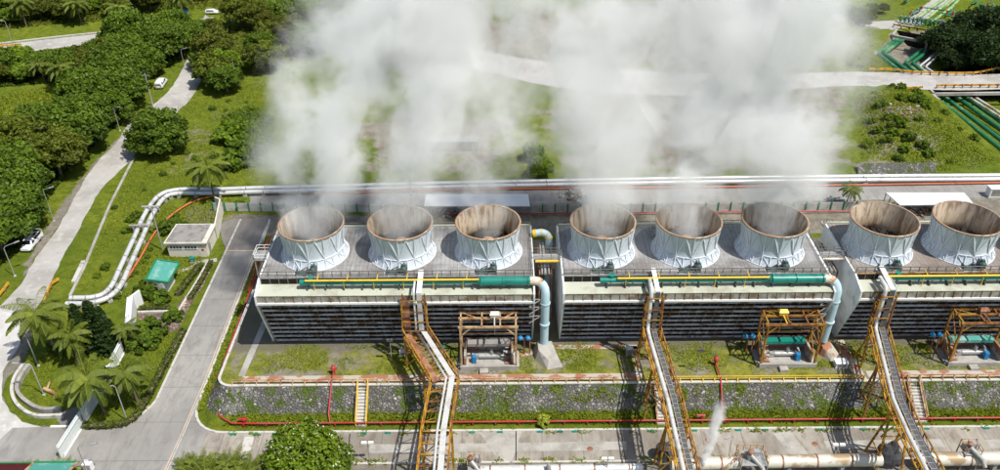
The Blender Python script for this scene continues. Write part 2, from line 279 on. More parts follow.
# ------------------------------------------------------------------ mesh collector
class MB:
    def __init__(s): s.v = []; s.f = []; s.m = []; s.sm = []
    def add(s, vs, fs, mi=0, smooth=False):
        o = len(s.v); s.v.extend([tuple(v) for v in vs])
        for f in fs: s.f.append(tuple(i + o for i in f)); s.m.append(mi); s.sm.append(smooth)
        return s
    def box(s, cx, cy, cz, sx, sy, sz, rz=0.0, mi=0):
        c, q = math.cos(rz), math.sin(rz); vs = []
        for dz in (-.5, .5):
            for dx, dy in ((-.5, -.5), (.5, -.5), (.5, .5), (-.5, .5)):
                x, y = dx * sx, dy * sy; vs.append((cx + x * c - y * q, cy + x * q + y * c, cz + dz * sz))
        return s.add(vs, [(3, 2, 1, 0), (4, 5, 6, 7), (0, 1, 5, 4), (1, 2, 6, 5), (2, 3, 7, 6), (3, 0, 4, 7)], mi)
    def bar(s, p, q, w=.1, h=None, mi=0):
        h = h or w; p, q = Vector(p), Vector(q); d = (q - p)
        if d.length < 1e-6: return s
        d.normalize(); up = Vector((0, 0, 1)) if abs(d.z) < .95 else Vector((0, 1, 0))
        a = d.cross(up).normalized(); b = a.cross(d).normalized(); vs = []
        for c in (p, q):
            for i, j in ((-1, -1), (1, -1), (1, 1), (-1, 1)): vs.append(c + a * (i * w / 2) + b * (j * h / 2))
        return s.add(vs, [(3, 2, 1, 0), (4, 5, 6, 7), (0, 1, 5, 4), (1, 2, 6, 5), (2, 3, 7, 6), (3, 0, 4, 7)], mi)
    def tube(s, pts, r, seg=12, mi=0, caps=True, smooth=True):
        pts = [Vector(p) for p in pts]; n = len(pts); rs = r if isinstance(r, (list, tuple)) else [r] * n
        vs = []; pa = None
        for i, p in enumerate(pts):
            d = ((pts[min(i + 1, n - 1)] - pts[max(i - 1, 0)])).normalized()
            if pa is None:
                up = Vector((0, 0, 1)) if abs(d.z) < .9 else Vector((0, 1, 0)); pa = d.cross(up).normalized()
            else: pa = (pa - d * pa.dot(d)).normalized()
            b = d.cross(pa)
            for k in range(seg):
                t = 2 * PI * k / seg; vs.append(p + (pa * math.cos(t) + b * math.sin(t)) * rs[i])
        fs = [(i * seg + k, i * seg + (k + 1) % seg, (i + 1) * seg + (k + 1) % seg, (i + 1) * seg + k) for i in range(n - 1) for k in range(seg)]
        s.add(vs, fs, mi, smooth)
        if caps: s.add(vs[:seg], [tuple(reversed(range(seg)))], mi); s.add(vs[-seg:], [tuple(range(seg))], mi)
        return s
    def lathe(s, prof, cx=0, cy=0, seg=32, mi=0, smooth=True, closed=False):
        vs = [(cx + r * math.cos(2 * PI * k / seg), cy + r * math.sin(2 * PI * k / seg), z) for r, z in prof for k in range(seg)]
        fs = [(i * seg + k, i * seg + (k + 1) % seg, (i + 1) * seg + (k + 1) % seg, (i + 1) * seg + k) for i in range(len(prof) - 1) for k in range(seg)]
        return s.add(vs, fs, mi, smooth)
    def prism(s, poly, z0, z1, mi=0):
        n = len(poly); vs = [(p[0], p[1], z0) for p in poly] + [(p[0], p[1], z1) for p in poly]
        return s.add(vs, [tuple(reversed(range(n))), tuple(range(n, 2 * n))] + [(i, (i + 1) % n, n + (i + 1) % n, n + i) for i in range(n)], mi)
    def sheet(s, poly, z, mi=0): return s.add([(p[0], p[1], z) for p in poly], [tuple(range(len(poly)))], mi)
    def mesh(s, name, mats):
        me = bpy.data.meshes.new(name); me.from_pydata(s.v, [], s.f)
        for m in (mats if isinstance(mats, (list, tuple)) else [mats]): me.materials.append(m)
        me.polygons.foreach_set('material_index', s.m); me.polygons.foreach_set('use_smooth', s.sm); me.update(); return me
    def build(s, name, mats, parent=None, loc=None):
        o = bpy.data.objects.new(name, s.mesh(name, mats)); COL.objects.link(o)
        if parent is not None:
            o.parent = parent; l = parent_base(parent)
            o.data.transform(Matrix.Translation(-l)) if l.length else None
        return o
BASES = {}
def parent_base(p): return BASES.get(p.name, Vector((0, 0, 0)))
def tag(o, label=None, cat=None, group=None, kind=None):
    if label: o['label'] = label
    if cat: o['category'] = cat
    if group: o['group'] = group
    if kind: o['kind'] = kind
    return o
def thing(name, label, cat, loc=(0, 0, 0), group=None):      # parts are built in world coordinates and shifted to this base
    o = bpy.data.objects.new(name, None); COL.objects.link(o); o.location = loc; o.empty_display_size = .5
    BASES[o.name] = Vector(loc); return tag(o, label, cat, group)
def local_thing(name, label, cat, loc=(0, 0, 0), group=None): # parts are built around the origin
    o = bpy.data.objects.new(name, None); COL.objects.link(o); o.location = loc; return tag(o, label, cat, group)
def solo(name, mb, m, label, cat, group=None):                # a thing that is one mesh, its origin at its base
    c = Vector(mb.v[0]); xs = [v[0] for v in mb.v]; ys = [v[1] for v in mb.v]; zs = [v[2] for v in mb.v]
    b = Vector(((min(xs) + max(xs)) / 2, (min(ys) + max(ys)) / 2, min(zs)))
    o = mb.build(name, m); o.data.transform(Matrix.Translation(-b)); o.location = b; return tag(o, label, cat, group)
def struct(name, mb, m): return tag(mb.build(name, m), kind='structure')
def kids(o): return [c for c in ALLK.get(o.name, [])]
def copy_tree(o, parent=None):
    c = o.copy(); COL.objects.link(c)
    if parent is not None: c.parent = parent
    for ch in list(o.children): copy_tree(ch, c)
    return c
def rails(mb, pts, h=1.05, gap=1.4, t=.06, levels=(1.0, .5), mi=0):
    for a, b in zip(pts[:-1], pts[1:]):
        a, b = Vector(a), Vector(b); L = (b - a).length; n = max(1, round(L / gap))
        for i in range(n + 1): p = a.lerp(b, i / n); mb.bar(p, p + Vector((0, 0, h)), t, mi=mi)
        for l in levels: mb.bar(a + Vector((0, 0, h * l)), b + Vector((0, 0, h * l)), t, mi=mi)
def poly_at(pxs, z=0): return [at(x, y, z) for x, y in pxs]
def arc(c, r, a0, a1, n): return [(c[0] + r * math.cos(a0 + (a1 - a0) * i / n), c[1] + r * math.sin(a0 + (a1 - a0) * i / n)) for i in range(n + 1)]
def smooth_path(pts, n=6):                                    # Catmull-Rom through the points
    P = [Vector(p) for p in pts]; P = [P[0] * 2 - P[1]] + P + [P[-1] * 2 - P[-2]]; out = []
    for i in range(1, len(P) - 2):
        for k in range(n):
            t = k / n; a, b, c, d = P[i - 1:i + 3]
            out.append(.5 * ((2 * b) + (c - a) * t + (2 * a - 5 * b + 4 * c - d) * t * t + (3 * b - a - 3 * c + d) * t ** 3))
    out.append(P[-2]); return out
def inside(x, y, poly):
    r = np.zeros(np.shape(x), bool); n = len(poly)
    for i in range(n):
        x1, y1 = poly[i][0], poly[i][1]; x2, y2 = poly[(i + 1) % n][0], poly[(i + 1) % n][1]
        c = ((y1 > y) != (y2 > y)) & (x < (x2 - x1) * (y - y1) / ((y2 - y1) or 1e-9) + x1); r ^= c
    return r
def sdist(x, y, poly):                                        # signed distance, positive inside
    d = np.full(np.shape(x), 1e9); n = len(poly)
    for i in range(n):
        ax, ay = poly[i][0], poly[i][1]; bx, by = poly[(i + 1) % n][0] - ax, poly[(i + 1) % n][1] - ay
        t = np.clip(((x - ax) * bx + (y - ay) * by) / (bx * bx + by * by + 1e-9), 0, 1)
        d = np.minimum(d, np.hypot(x - ax - t * bx, y - ay - t * by))
    return np.where(inside(x, y, poly), d, -d)
# ------------------------------------------------------------------ terrain
ZT = 3.5                                     # the terrace the towers stand on
TR1 = poly_at([(868, 50), (893, 30), (935, 28), (990, 45), (1030, 90), (1110, 150), (1120, 185), (1006, 160), (938, 98), (922, 86), (900, 76)])
HILL_A = poly_at([(800, 45), (815, 18), (860, 30), (893, 28), (872, 50), (905, 74), (850, 72), (800, 60)])
HILL_B = poly_at([(850, 98), (880, 84), (925, 90), (1000, 162), (860, 162)])
HILL_C = poly_at([(225, 90), (290, 60), (420, 60), (560, 90), (600, 160), (420, 168), (250, 165)])
FOREST = poly_at([(-200, -30), (330, -30), (300, 80), (205, 70), (150, 100), (90, 150), (20, 250), (-60, 260), (-200, 200)])
def hgt(x, y):
    x = np.asarray(x, float); y = np.asarray(y, float)
    h = np.zeros_like(x)
    def soft(poly, w): return np.clip(sdist(x, y, poly) / w, 0, 1)
    s = lambda t: t * t * (3 - 2 * t)
    h += 3.2 * s(soft(HILL_A, 10)) + 2.6 * s(soft(HILL_B, 9)) + 1.3 * s(soft(HILL_C, 14)) * (.6 + .4 * np.sin(x * .21) * np.cos(y * .17))
    h -= 4.0 * s(soft(TR1, 3.2))
    far = np.clip((y - 300) / 500, 0, 1); h += far * 60 * (0.5 + 0.5 * np.sin(x * .006 + 1) * np.cos(y * .004))
    return h
def axis(lo, hi, step, far):
    a = list(np.arange(lo, hi + .01, step)); s = step; v = hi; w_ = lo; L, R = [], []
    while v < far: s *= 1.35; v += s; R.append(v)
    s = step
    while w_ > -far: s *= 1.35; w_ -= s; L.append(w_)
    return np.array(L[::-1] + a + R)
xs = axis(-185, 185, 1.25, 3500); ys = axis(66, 290, 1.25, 3500)
XX, YY = np.meshgrid(xs, ys); ZZ = hgt(XX, YY) - 0.0
nx, ny = len(xs), len(ys)
verts = np.stack([XX.ravel(), YY.ravel(), ZZ.ravel()], 1)
ii = np.arange(nx * ny).reshape(ny, nx)
quads = np.stack([ii[:-1, :-1].ravel(), ii[:-1, 1:].ravel(), ii[1:, 1:].ravel(), ii[1:, :-1].ravel()], 1)
me = bpy.data.meshes.new('ground'); me.from_pydata(verts.tolist(), [], quads.tolist()); me.polygons.foreach_set('use_smooth', [True] * len(quads)); me.materials.append(m_ground)
BARE = [(poly_at(p), wd, am) for p, wd, am in [
    ([(225, 224), (225, 214), (420, 216), (1040, 208), (1040, 232), (225, 236)], 1.5, .85),
    ([(425, 216), (430, 186), (1050, 178), (1050, 214)], 1.5, 1.0),
    ([(186, 226), (186, 206), (222, 206), (224, 226)], 1.0, 1.0),
    ([(560, 178), (540, 110), (620, 60), (760, 40), (860, 90), (850, 160), (760, 178)], 26, .78),
    ([(310, 60), (420, 20), (700, -10), (800, 10), (780, 70), (560, 80), (420, 90)], 26, .72),
    ([(350, 175), (340, 120), (420, 100), (530, 120), (500, 175)], 14, .62),
    ([(862, 122), (880, 112), (925, 118), (932, 138), (868, 144)], 3, .8),
    ([(845, 100), (1000, 165), (850, 170)], 12, .48),
    ([(150, 150), (200, 100), (260, 110), (240, 180), (140, 185)], 12, .38),
    ([(858, 162), (858, 175), (936, 175), (936, 162)], 1, 1.0),
    ([(120, 165), (95, 200), (72, 240), (55, 280), (66, 262), (110, 180), (134, 142)], .8, .5),
    ([(24, 262), (60, 205), (95, 160), (128, 128), (140, 118), (132, 138), (100, 172), (60, 226), (24, 280)], 1.2, .8),
    ([(-20, 480), (-20, 330), (30, 330), (20, 420), (90, 440), (200, 440), (200, 480)], 2, 1.0),
    ([(350, 500), (350, 455), (1040, 452), (1040, 500)], 1, 1.0),
    ([(900, 74), (868, 52), (893, 30), (935, 28), (940, 60), (920, 80)], 3, .7),
]]
bare = np.zeros(XX.shape)
for poly, wd, am in BARE: bare = np.maximum(bare, am * np.clip(sdist(XX, YY, poly) / wd + .5, 0, 1))
al = me.attributes.new('bare', 'FLOAT', 'POINT'); al.data.foreach_set('value', bare.ravel().astype(np.float32))
g = bpy.data.objects.new('ground', me); COL.objects.link(g); tag(g, kind='structure')

def jag(poly, amp=.25, step=1.5, keep=None):                  # roughens an outline
    out = []; n = len(poly)
    for i in range(n):
        a, b = Vector(poly[i][:2]), Vector(poly[(i + 1) % n][:2]); L = (b - a).length; k = max(1, int(L / step))
        nr = Vector((-(b - a).y, (b - a).x)).normalized() if L > 0 else Vector((0, 0))
        for j in range(k):
            p = a.lerp(b, j / k); out.append(p + nr * (amp * noise.noise(Vector((p.x * .5, p.y * .5, 3.1)))))
    return out
def strip(name, path, width, z, m, thick=0.0, closed=False, kind='structure'):   # a band along a path, raised as a kerb if thick
    P = [Vector((p[0], p[1])) for p in path]; n = len(P); mb = MB(); L, R = [], []
    for i, p in enumerate(P):
        d = (P[min(i + 1, n - 1)] - P[max(i - 1, 0)]).normalized(); nr = Vector((-d.y, d.x)) * width / 2; L.append(p + nr); R.append(p - nr)
    for i in range(n - 1):
        a, b, c, d = L[i], L[i + 1], R[i + 1], R[i]
        if thick:
            mb.add([(*a, z - .06), (*b, z - .06), (*c, z - .06), (*d, z - .06), (*a, z + thick), (*b, z + thick), (*c, z + thick), (*d, z + thick)],
                   [(7, 6, 5, 4), (0, 1, 5, 4), (2, 3, 7, 6)] + ([(3, 0, 4, 7)] if i == 0 else []) + ([(1, 2, 6, 5)] if i == n - 2 else []))
        else: mb.add([(*a, z), (*b, z), (*c, z), (*d, z)], [(3, 2, 1, 0)])
    o = mb.build(name, m); return tag(o, kind='structure')
def at2(px, py, z=0): v = at(px, py, z); return Vector((v.x, v.y))

# roads: thin sheets a few millimetres to centimetres above the ground
def road(name, pxs, z, m, amp=.0, world=None):
    poly = world or [at2(*p) for p in pxs]
    if amp: poly = jag(poly, amp)
    mb = MB(); mb.sheet(poly, z)
    o = struct(name, mb, m); 
    if o.data.polygons[0].normal.z < 0: o.data.flip_normals()
    return o
OLD_R = smooth_path([at(*p) for p in [(8, 352), (22, 330), (46, 292), (60, 262), (76, 235), (101, 190), (131, 160), (146, 138), (188, 102), (203, 76), (214, 50), (216, 25)]], 5)
OLD_L = smooth_path([at(*p) for p in [(-40, 352), (-12, 320), (20, 284), (36, 258), (60, 224), (91, 170), (117, 142), (132, 120), (166, 94), (184, 66), (196, 40), (205, 14)]], 5)
road('old_road', None, .016, m_oldroad, .35, [v.xy for v in OLD_R] + [v.xy for v in reversed(OLD_L)])
road('forest_road', [(-30, 48), (8, 44), (60, 38), (118, 32), (160, 27), (213, 17), (216, 27), (160, 37), (120, 41), (60, 48), (8, 54), (-30, 60)], .012, m_oldroad, .3)
road('plaza', [(-60, 500), (-60, 340), (-10, 305), (22, 318), (20, 345), (2, 372), (2, 400), (22, 422), (56, 431), (62, 444), (40, 500)], .020, m_plaza, .2)
SR = [(-50.0, 137.2), (-44.55, 137.3), (-44.3, 121), (-43.9, 96), (-43.6, 87.2)] + arc((-38.6, 87.0), 5.0, PI, PI * 1.5, 8) + [(95, 82.05), (95, 76.2), (-24, 76.2), (-24, 66), (-74, 66), (-68.5, 83.2), (-62, 83.4), (-56.5, 83.4)] + arc((-56.0, 89.2), 5.9, -PI / 2, 0, 10)
road('service_road', None, .024, m_road, 0, SR)
road('front_road', None, .028, m_froad, .0, [(-41, 82.0), (95, 82.0), (95, 76.4), (-41, 76.4)])
road('service_road_top', None, .030, m_dark_asphalt, .1, [(-54.5, 137.1), (-44.6, 137.2), (-44.4, 126.6), (-50.0, 126.4), (-52.0, 130.5)])
road('yard_road', [(250, 205), (250, 188), (420, 190), (1070, 179), (1070, 196), (700, 203)], .014, m_yroad, .3)
RR = smooth_path([at(*p) for p in [(400, 30), (480, 50), (560, 64), (660, 72), (760, 74), (850, 72), (930, 73.5), (1000, 74), (1080, 66)]], 5)
RB = smooth_path([at(*p) for p in [(400, 46), (480, 70), (560, 88), (660, 96), (760, 92), (850, 86), (930, 90), (1000, 89.5), (1080, 84)]], 5)
road('upper_road', None, .034, m_oldroad, .2, [v.xy for v in RB] + [v.xy for v in reversed(RR)])
road('hill_road', [(780, 5), (830, 12), (870, 22), (905, 20), (940, -6), (960, -20), (985, -20), (950, 4), (920, 26), (885, 31), (830, 20), (780, 14)], .02 , m_oldroad, .3)
# kerbs and painted lines
strip('kerb_left', [(-50.1, 137)] + [(-50.1, 89.2)] + [p for p in arc((-56.0, 89.2), 5.95, 0, -PI / 2, 10)], .32, .0, m_kerb, .13)
strip('kerb_corner_striped', arc((-56.0, 89.2), 5.6, -.35, -PI / 2, 10), .30, .0, m_kerb_y, .14)
strip('kerb_lawn', [(-56, 83.35), (-63.2, 83.35)], .35, .0, m_white, .14)
strip('kerb_right', [(-44.5, 134)] + [(-43.75, 90), (-43.65, 87.0)] + arc((-38.6, 87.0), 5.02, PI, PI * 1.5, 8) + [(95, 82.0)], .34, .0, m_kerb, .14)
strip('edge_line', [(-44.9, 126), (-44.25, 92), (-44.4, 82), (-44.9, 66)], .16, .036, m_paint_o)
strip('edge_line_pale', [(-44.55, 126), (-43.95, 92), (-44.1, 82), (-44.6, 66)], .12, .036, m_kerb)
strip('painted_line', [at2(270, 219), at2(262, 243)], .45, .038, m_kerb)
strip('painted_cross_line', [(-49.8, 126.4), (-44.6, 126.3)], .3, .040, m_paint_o)
strip('drain_channel', [(-34.8, 81.2), (-34.6, 76.5)], 1.3, .034, m_kerb)
strip('road_edge_low', [(-20, 76.3), (95, 76.5)], .3, .0, m_kerb, .1)
strip('forest_road_kerb', [at2(-20, 46), at2(8, 43), at2(60, 37), at2(118, 31)], .5, 0, m_kerb, .3)
# light patches and tyre-worn stripe on the front road
for a, b, wd, zz in ((-18, 17, 1.6, .032), (44, 60, 1.4, .032), (66, 90, 1.5, .032)):
    road('road_patch', None, zz, m_concrete, .15, [(a, 79.6), (b, 79.8), (b, 78.3), (a, 78.1)])
road('road_patch', None, .033, m_concrete, .15, [at2(772, 432), at2(790, 431), at2(812, 458), at2(792, 458)])
road('road_patch', None, .033, m_concrete, .2, [at2(478, 431), at2(522, 431), at2(512, 462), at2(500, 462)])
strip('drain_line', [(-21, 81.6), (-20.6, 76.6)], .14, .037, m_black)  # narrow drain across the road
strip('drain_line', [at2(516, 430), at2(516, 464)], .14, .037, m_black)  # thin dark line laid across the road

# terrace with its stone slope and grass foot
def ring(dx, dy, r):
    c = (-40.5 - dx + r, 87.6 - dy + r); return [(-40.5 - dx, 124.0)] + [(-40.5 - dx, 105), (-40.5 - dx, 96)] + arc(c, r, PI, 1.5 * PI, 8) + [(-10, 87.6 - dy), (30, 87.6 - dy), (98, 87.6 - dy)]
R0, R1, R2 = ring(0, 0, 2.0), ring(1.7, 3.1, 3.0), ring(2.7, 4.6, 4.2)
mb = MB(); mb.sheet(R0 + [(98, 124.0)], ZT); top = mb.build('terrace', m_terrace)
if top.data.polygons[0].normal.z < 0: top.data.flip_normals()
tag(top, kind='structure')
def band(name, A, B, za, zb, m, sub=6, nois=0.0):
    mb = MB(); P = [];
    def dens(R):
        out = []
        for a, b in zip(R[:-1], R[1:]):
            k = max(1, int(math.dist(a, b) / 1.2)) if False else 1
            out += [a]
        return out + [R[-1]]
    # resample each segment pair the same way
    AA, BB = [], []
    for i in range(len(A) - 1):
        k = max(1, int(max(math.dist(A[i], A[i + 1]), math.dist(B[i], B[i + 1])) / 1.0))
        for j in range(k):
            t = j / k; AA.append(Vector(A[i]).lerp(Vector(A[i + 1]), t)); BB.append(Vector(B[i]).lerp(Vector(B[i + 1]), t))
    AA.append(Vector(A[-1])); BB.append(Vector(B[-1])); n = len(AA); vs = []
    for s_ in range(sub + 1):
        t = s_ / sub
        for a, b in zip(AA, BB):
            p = a.lerp(b, t); z = za + (zb - za) * t
            if 0 < s_ < sub: z += nois * noise.noise(Vector((p.x * .9, p.y * .9, 0)))
            vs.append((p.x, p.y, z))
    fs = [(s_ * n + i + 1, s_ * n + i, (s_ + 1) * n + i, (s_ + 1) * n + i + 1) for s_ in range(sub) for i in range(n - 1)]
    mb.add(vs, fs, 0, True); o = mb.build(name, m)
    return tag(o, kind='structure')
band('stone_slope', R0, R1, ZT - .01, .75, m_stone, 8, .25)
band('grass_verge', R1, R2, .75, .05, m_ground, 4, .15)
mb = MB(); mb.add([(-40.5, 124, ZT), (98, 124, ZT), (98, 124, 0), (-40.5, 124, 0)], [(3, 2, 1, 0)]); struct('terrace_back', mb, m_stone_clean)
strip('slope_cap', [(-40.5, 110)] + R0[1:], .38, ZT + .0, m_kerb, .12)
# concrete walks on the terrace
strip('terrace_walk', [(-37.2, 88.9), (-8, 88.9), (12, 88.9), (20, 88.9)], 1.25, ZT + .02, m_rustcon, .0)
strip('terrace_walk_east', [(52.5, 88.95), (96, 88.95)], 1.35, ZT + .02, m_rustcon, .0)
strip('terrace_side_walk', [(-37.4, 89.5), (-36.9, 99), (-36.6, 106)], .95, ZT + .024, m_concrete, .0)
for pxa, w_ in (([(555, 347), (637, 347)], .95), ([(635, 346), (640, 378)], .9), ([(838, 340), (862, 380)], 1.6), ([(510, 358), (556, 347)], .7)):
    strip('rusted_trench_cover', [at2(*q, ZT) for q in pxa], w_, ZT + .045, m_rustcon)
# ------------------------------------------------------------------ cooling towers
ZD, ZC = 16.0, 15.0; YF, YC, YB = 93.4, 96.4, 109.4
def stack_meshes():
    prof = [(4.95, 0), (4.9, .12), (4.55, .75), (4.36, 1.45), (4.32, 2.0), (4.38, 3.0), (4.52, 4.0), (4.68, 5.2)]
    def rad(z):
        for (r0, z0), (r1, z1) in zip(prof[:-1], prof[1:]):
            if z0 <= z <= z1: return r0 + (r1 - r0) * (z - z0) / (z1 - z0 + 1e-9)
        return prof[-1][0]
    shell = MB().lathe(prof, seg=72)
    lining = MB(); inner = [(r - .12, z) for r, z in prof][::-1]; lining.lathe(inner, seg=72)
    rim = MB().lathe([(4.54, 5.19), (4.54, 5.27), (4.80, 5.27), (4.80, 5.08), (4.70, 5.08)], seg=72)
    ribs = MB(); N = 24
    def P(a, z, o=.06): r = rad(z) + o; return Vector((r * math.cos(a), r * math.sin(a), z))
    for i in range(N):
        a = 2 * PI * i / N; b = 2 * PI * (i + 1) / N
        zs = [0.05, .75, 1.5]; zs2 = [1.5, 2.4, 3.3, 4.2, 5.1]
        for z0, z1 in zip(zs[:-1], zs[1:]): ribs.bar(P(a, z0), P(a, z1), .10, .16)
        if i % 2 == 0:
            for z0, z1 in zip(zs2[:-1], zs2[1:]): ribs.bar(P(a, z0), P(a, z1), .13, .17)
        s, e = (a, b) if i % 2 == 0 else (b, a)
        for k in range(4): ribs.bar(P(s + (e - s) * k / 4, 1.5 + 3.6 * k / 4), P(s + (e - s) * (k + 1) / 4, 1.5 + 3.6 * (k + 1) / 4), .10, .14)
        for k in range(2): ribs.bar(P(e + (s - e) * k / 2, .1 + 1.4 * k / 2), P(e + (s - e) * (k + 1) / 2, .1 + 1.4 * (k + 1) / 2), .08, .13)
    for zz in (1.5, .08):
        for k in range(72): ribs.bar(P(2 * PI * k / 72, zz), P(2 * PI * (k + 1) / 72, zz), .10, .12)
    hub = MB().lathe([(0, 2.35), (.5, 2.3), (.85, 2.1), (.95, 1.8), (.95, 1.4), (0, 1.4)], seg=24)
    fan = MB()
    for i in range(8):
        a = 2 * PI * i / 8 + .2; c, s = math.cos(a), math.sin(a); vs = []
        for r, wd, tw in ((.8, .22, .45), (2.0, .34, .35), (4.1, .26, .15)):
            for sg in (-1, 1): vs.append((r * c - sg * wd * s * math.cos(tw), r * s + sg * wd * c * math.cos(tw), 1.5 + sg * wd * math.sin(tw)))
        fan.add(vs, [(0, 2, 3, 1), (2, 4, 5, 3)])
    well = MB().lathe([(4.3, .9), (0, .75)], seg=40)
    for i in range(10): t = -3.9 + i * .87; L = math.sqrt(max(.1, 4.2 ** 2 - t * t)); well.bar((t, -L, 1.0), (t, L, 1.0), .2)
    motor = MB(); motor.box(-.9, -5.4, .22, 2.0, 1.0, .16); motor.box(.75, -5.5, .35, .8, 1.0, .5)
    for x in (-1.7, -.2): motor.box(x, -5.2, .5, .12, .8, .45)
    motor.tube([(.75, -5.95, .85), (.75, -5.85, .9), (.75, -5.05, .95), (.75, -4.9, .95)], [.40, .52, .52, .3], 14)
    motor.tube([(.75, -4.95, .95), (.70, -4.0, 1.2)], .12, 8); motor.box(.75, -5.5, 1.5, .4, .45, .3)
    motor.bar((-1.9, -5.7, .3), (-.1, -5.0, .95), .1); motor.tube([(.2, -5.9, .25), (.3, -6.1, .9), (.5, -5.9, 1.3)], .06, 6)
    pad = MB(); pad.box(-.5, -5.5, .06, 3.2, 1.6, .12)
    return dict(shell=shell.mesh('shell', m_frp), lining=lining.mesh('lining', m_frp_in), rim=rim.mesh('rim', m_rim), ribs=ribs.mesh('ribs', m_frp_rib),
                hub=hub.mesh('hub', m_hub), fan=fan.mesh('fan', m_black), well=well.mesh('well', m_black), motor=motor.mesh('motor', m_motor), pad=pad.mesh('pad', m_white))
SM = stack_meshes()
def add_stack(parent, x, y, label):
    s = bpy.data.objects.new('fan_stack', SM['shell']); COL.objects.link(s); s.parent = parent; s.location = Vector((x, y, ZD)) - parent_base(parent)
    if label: s['label'] = label
    for k, nm in (('lining', 'lining'), ('rim', 'rim'), ('ribs', 'outer_ribs'), ('hub', 'fan_hub'), ('fan', 'fan_blades'), ('well', 'fan_well'), ('motor', 'fan_motor'), ('pad', 'motor_pad')):
        c = bpy.data.objects.new(nm, SM[k]); COL.objects.link(c); c.parent = s
    s.rotation_euler.z = 0
    return s
def louver_y(z): return YF + .12 + (13.6 - z) / 10.1 * 3.9
STACKS = []
def tower(x0, x1, stacks, label, open_left=False, stair=False):
    t = thing('cooling_tower', label, 'cooling tower', ((x0 + x1) / 2, (YF + YB) / 2, ZT))
    mb = MB(); mb.box((x0 + x1) / 2, (YC + YB) / 2, ZD - .12, x1 - x0 - .3, YB - YC, .24); mb.build('fan_deck', m_deck, t)
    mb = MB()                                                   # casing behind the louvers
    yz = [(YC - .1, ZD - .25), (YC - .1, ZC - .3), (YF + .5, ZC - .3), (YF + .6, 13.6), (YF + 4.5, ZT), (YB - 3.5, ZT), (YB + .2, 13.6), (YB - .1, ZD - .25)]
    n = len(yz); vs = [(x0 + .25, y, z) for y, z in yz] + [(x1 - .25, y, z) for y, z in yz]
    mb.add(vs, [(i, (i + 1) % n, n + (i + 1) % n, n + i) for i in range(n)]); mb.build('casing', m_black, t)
    # basin deck and its low parapet
    mb = MB(); mb.box((x0 + x1) / 2, (YF + YC) / 2 - .1, ZC - .1, x1 - x0 - .3, YC - YF - .2, .2); mb.build('basin_deck', m_basin, t)
    mb = MB(); mb.box((x0 + x1) / 2, YF + .05, 14.35, x1 - x0 - .3, .10, 1.1)
    k = int((x1 - x0) / 1.28)
    for i in range(k + 1): x = x0 + .2 + (x1 - x0 - .4) * i / k; mb.box(x, YF - .05, 14.4, .10, .1, 1.25)
    mb.build('parapet', m_parapet, t)
    mb = MB(); mb.box((x0 + x1) / 2, YF - .10, 13.68, x1 - x0 - .2, .26, .30); mb.build('louver_head_beam', m_white, t)
    mb = MB(); z = 13.05; dz = 9.4 / 8
    for i in range(9):
        y = louver_y(z); mb.add([(x0 + .2, y - .16, z - .04), (x1 - .2, y - .16, z - .04), (x1 - .2, y + .08, z + .05), (x0 + .2, y + .08, z + .05),
                                 (x0 + .2, y - .16, z - .12), (x1 - .2, y - .16, z - .12)], [(0, 1, 2, 3), (4, 5, 1, 0)])
        z -= dz
    mb.build('louver_blades', m_louver, t)
    mb = MB()
    for i in range(k + 1):
        x = x0 + .3 + (x1 - x0 - .6) * i / k; mb.bar((x, louver_y(13.5) + .2, 13.5), (x, louver_y(3.6) + .2, 3.6), .10, .14)
    mb.build('louver_mullions', m_darksteel, t)
    for xw in (x0, x1):
        yz = [(YC - .2, ZD + .02), (YF - .25, ZC + .15), (YF - .25, 13.5), (YF + 3.7, ZT), (YB - 3.4, ZT), (YB + .2, 13.6), (YB + .1, ZD + .02)]
        n = len(yz); vs = [(xw - .12, y, z) for y, z in yz] + [(xw + .12, y, z) for y, z in yz]
        mb = MB(); mb.add(vs, [tuple(reversed(range(n))), tuple(range(n, 2 * n))] + [(i, (i + 1) % n, n + (i + 1) % n, n + i) for i in range(n)])
        if xw == x0:
            for q in (.5, 4, 8, 12): mb.box(xw - .14, YC + q, 9.5, .03, .08, 11.5)
        mb.build('end_wall', m_endwall, t)
    mb = MB(); rails(mb, [(x0 + .1, YC - .05, ZD), (x1 - .1, YC - .05, ZD)], gap=1.28, t=.10)
    for i in range(k + 1): x = x0 + .2 + (x1 - x0 - .4) * i / k; mb.bar((x, YC - .12, ZC), (x, YC - .12, ZD + .1), .10)
    rails(mb, [(x0 + .1, YC, ZD), (x0 + .1, YB, ZD)], gap=2.2, t=.06)
    rails(mb, [(x1 - .1, YC, ZD), (x1 - .1, YB, ZD)], gap=2.2, t=.06)
    mb.build('deck_railing', m_rail, t)
    mb = MB(); mb.box((x0 + x1) / 2, YC - .1, ZD + .04, x1 - x0, .12, .22); mb.build('deck_kerb', m_galv if x0 < 20 and x0 > 0 or x0 < 0 else m_tansteel, t)
    mb = MB(); rails(mb, [(x0 + .1, YB + .9, ZD - .9), (x1 - .1, YB + .9, ZD - .9)], gap=1.3, t=.07); mb.box((x0 + x1) / 2, YB + 1.1, ZC - .1, x1 - x0 - .3, 2.2, .2); mb.build('rear_basin', m_parapet, t)
    mb = MB(); mb.bar((x0, YB + .05, ZD + .12), (x1, YB + .05, ZD + .12), .28, .26); mb.build('rear_deck_kerb', m_basin, t)
    for px, lb in stacks:
        x = X_at(px, 102.6, ZD + 5.2) if isinstance(px, int) else px
        add_stack(t, x, 102.6, lb); STACKS.append(x)
    return t
T1 = tower(-34.4, 4.75, [(311, 'fan stack nearest the side road'), (400, 'fan stack in the middle of its tower'), (488, 'fan stack next to the narrow gap and blue riser')],
           'western cooling tower beside the side road, three steaming stacks on a grey deck')
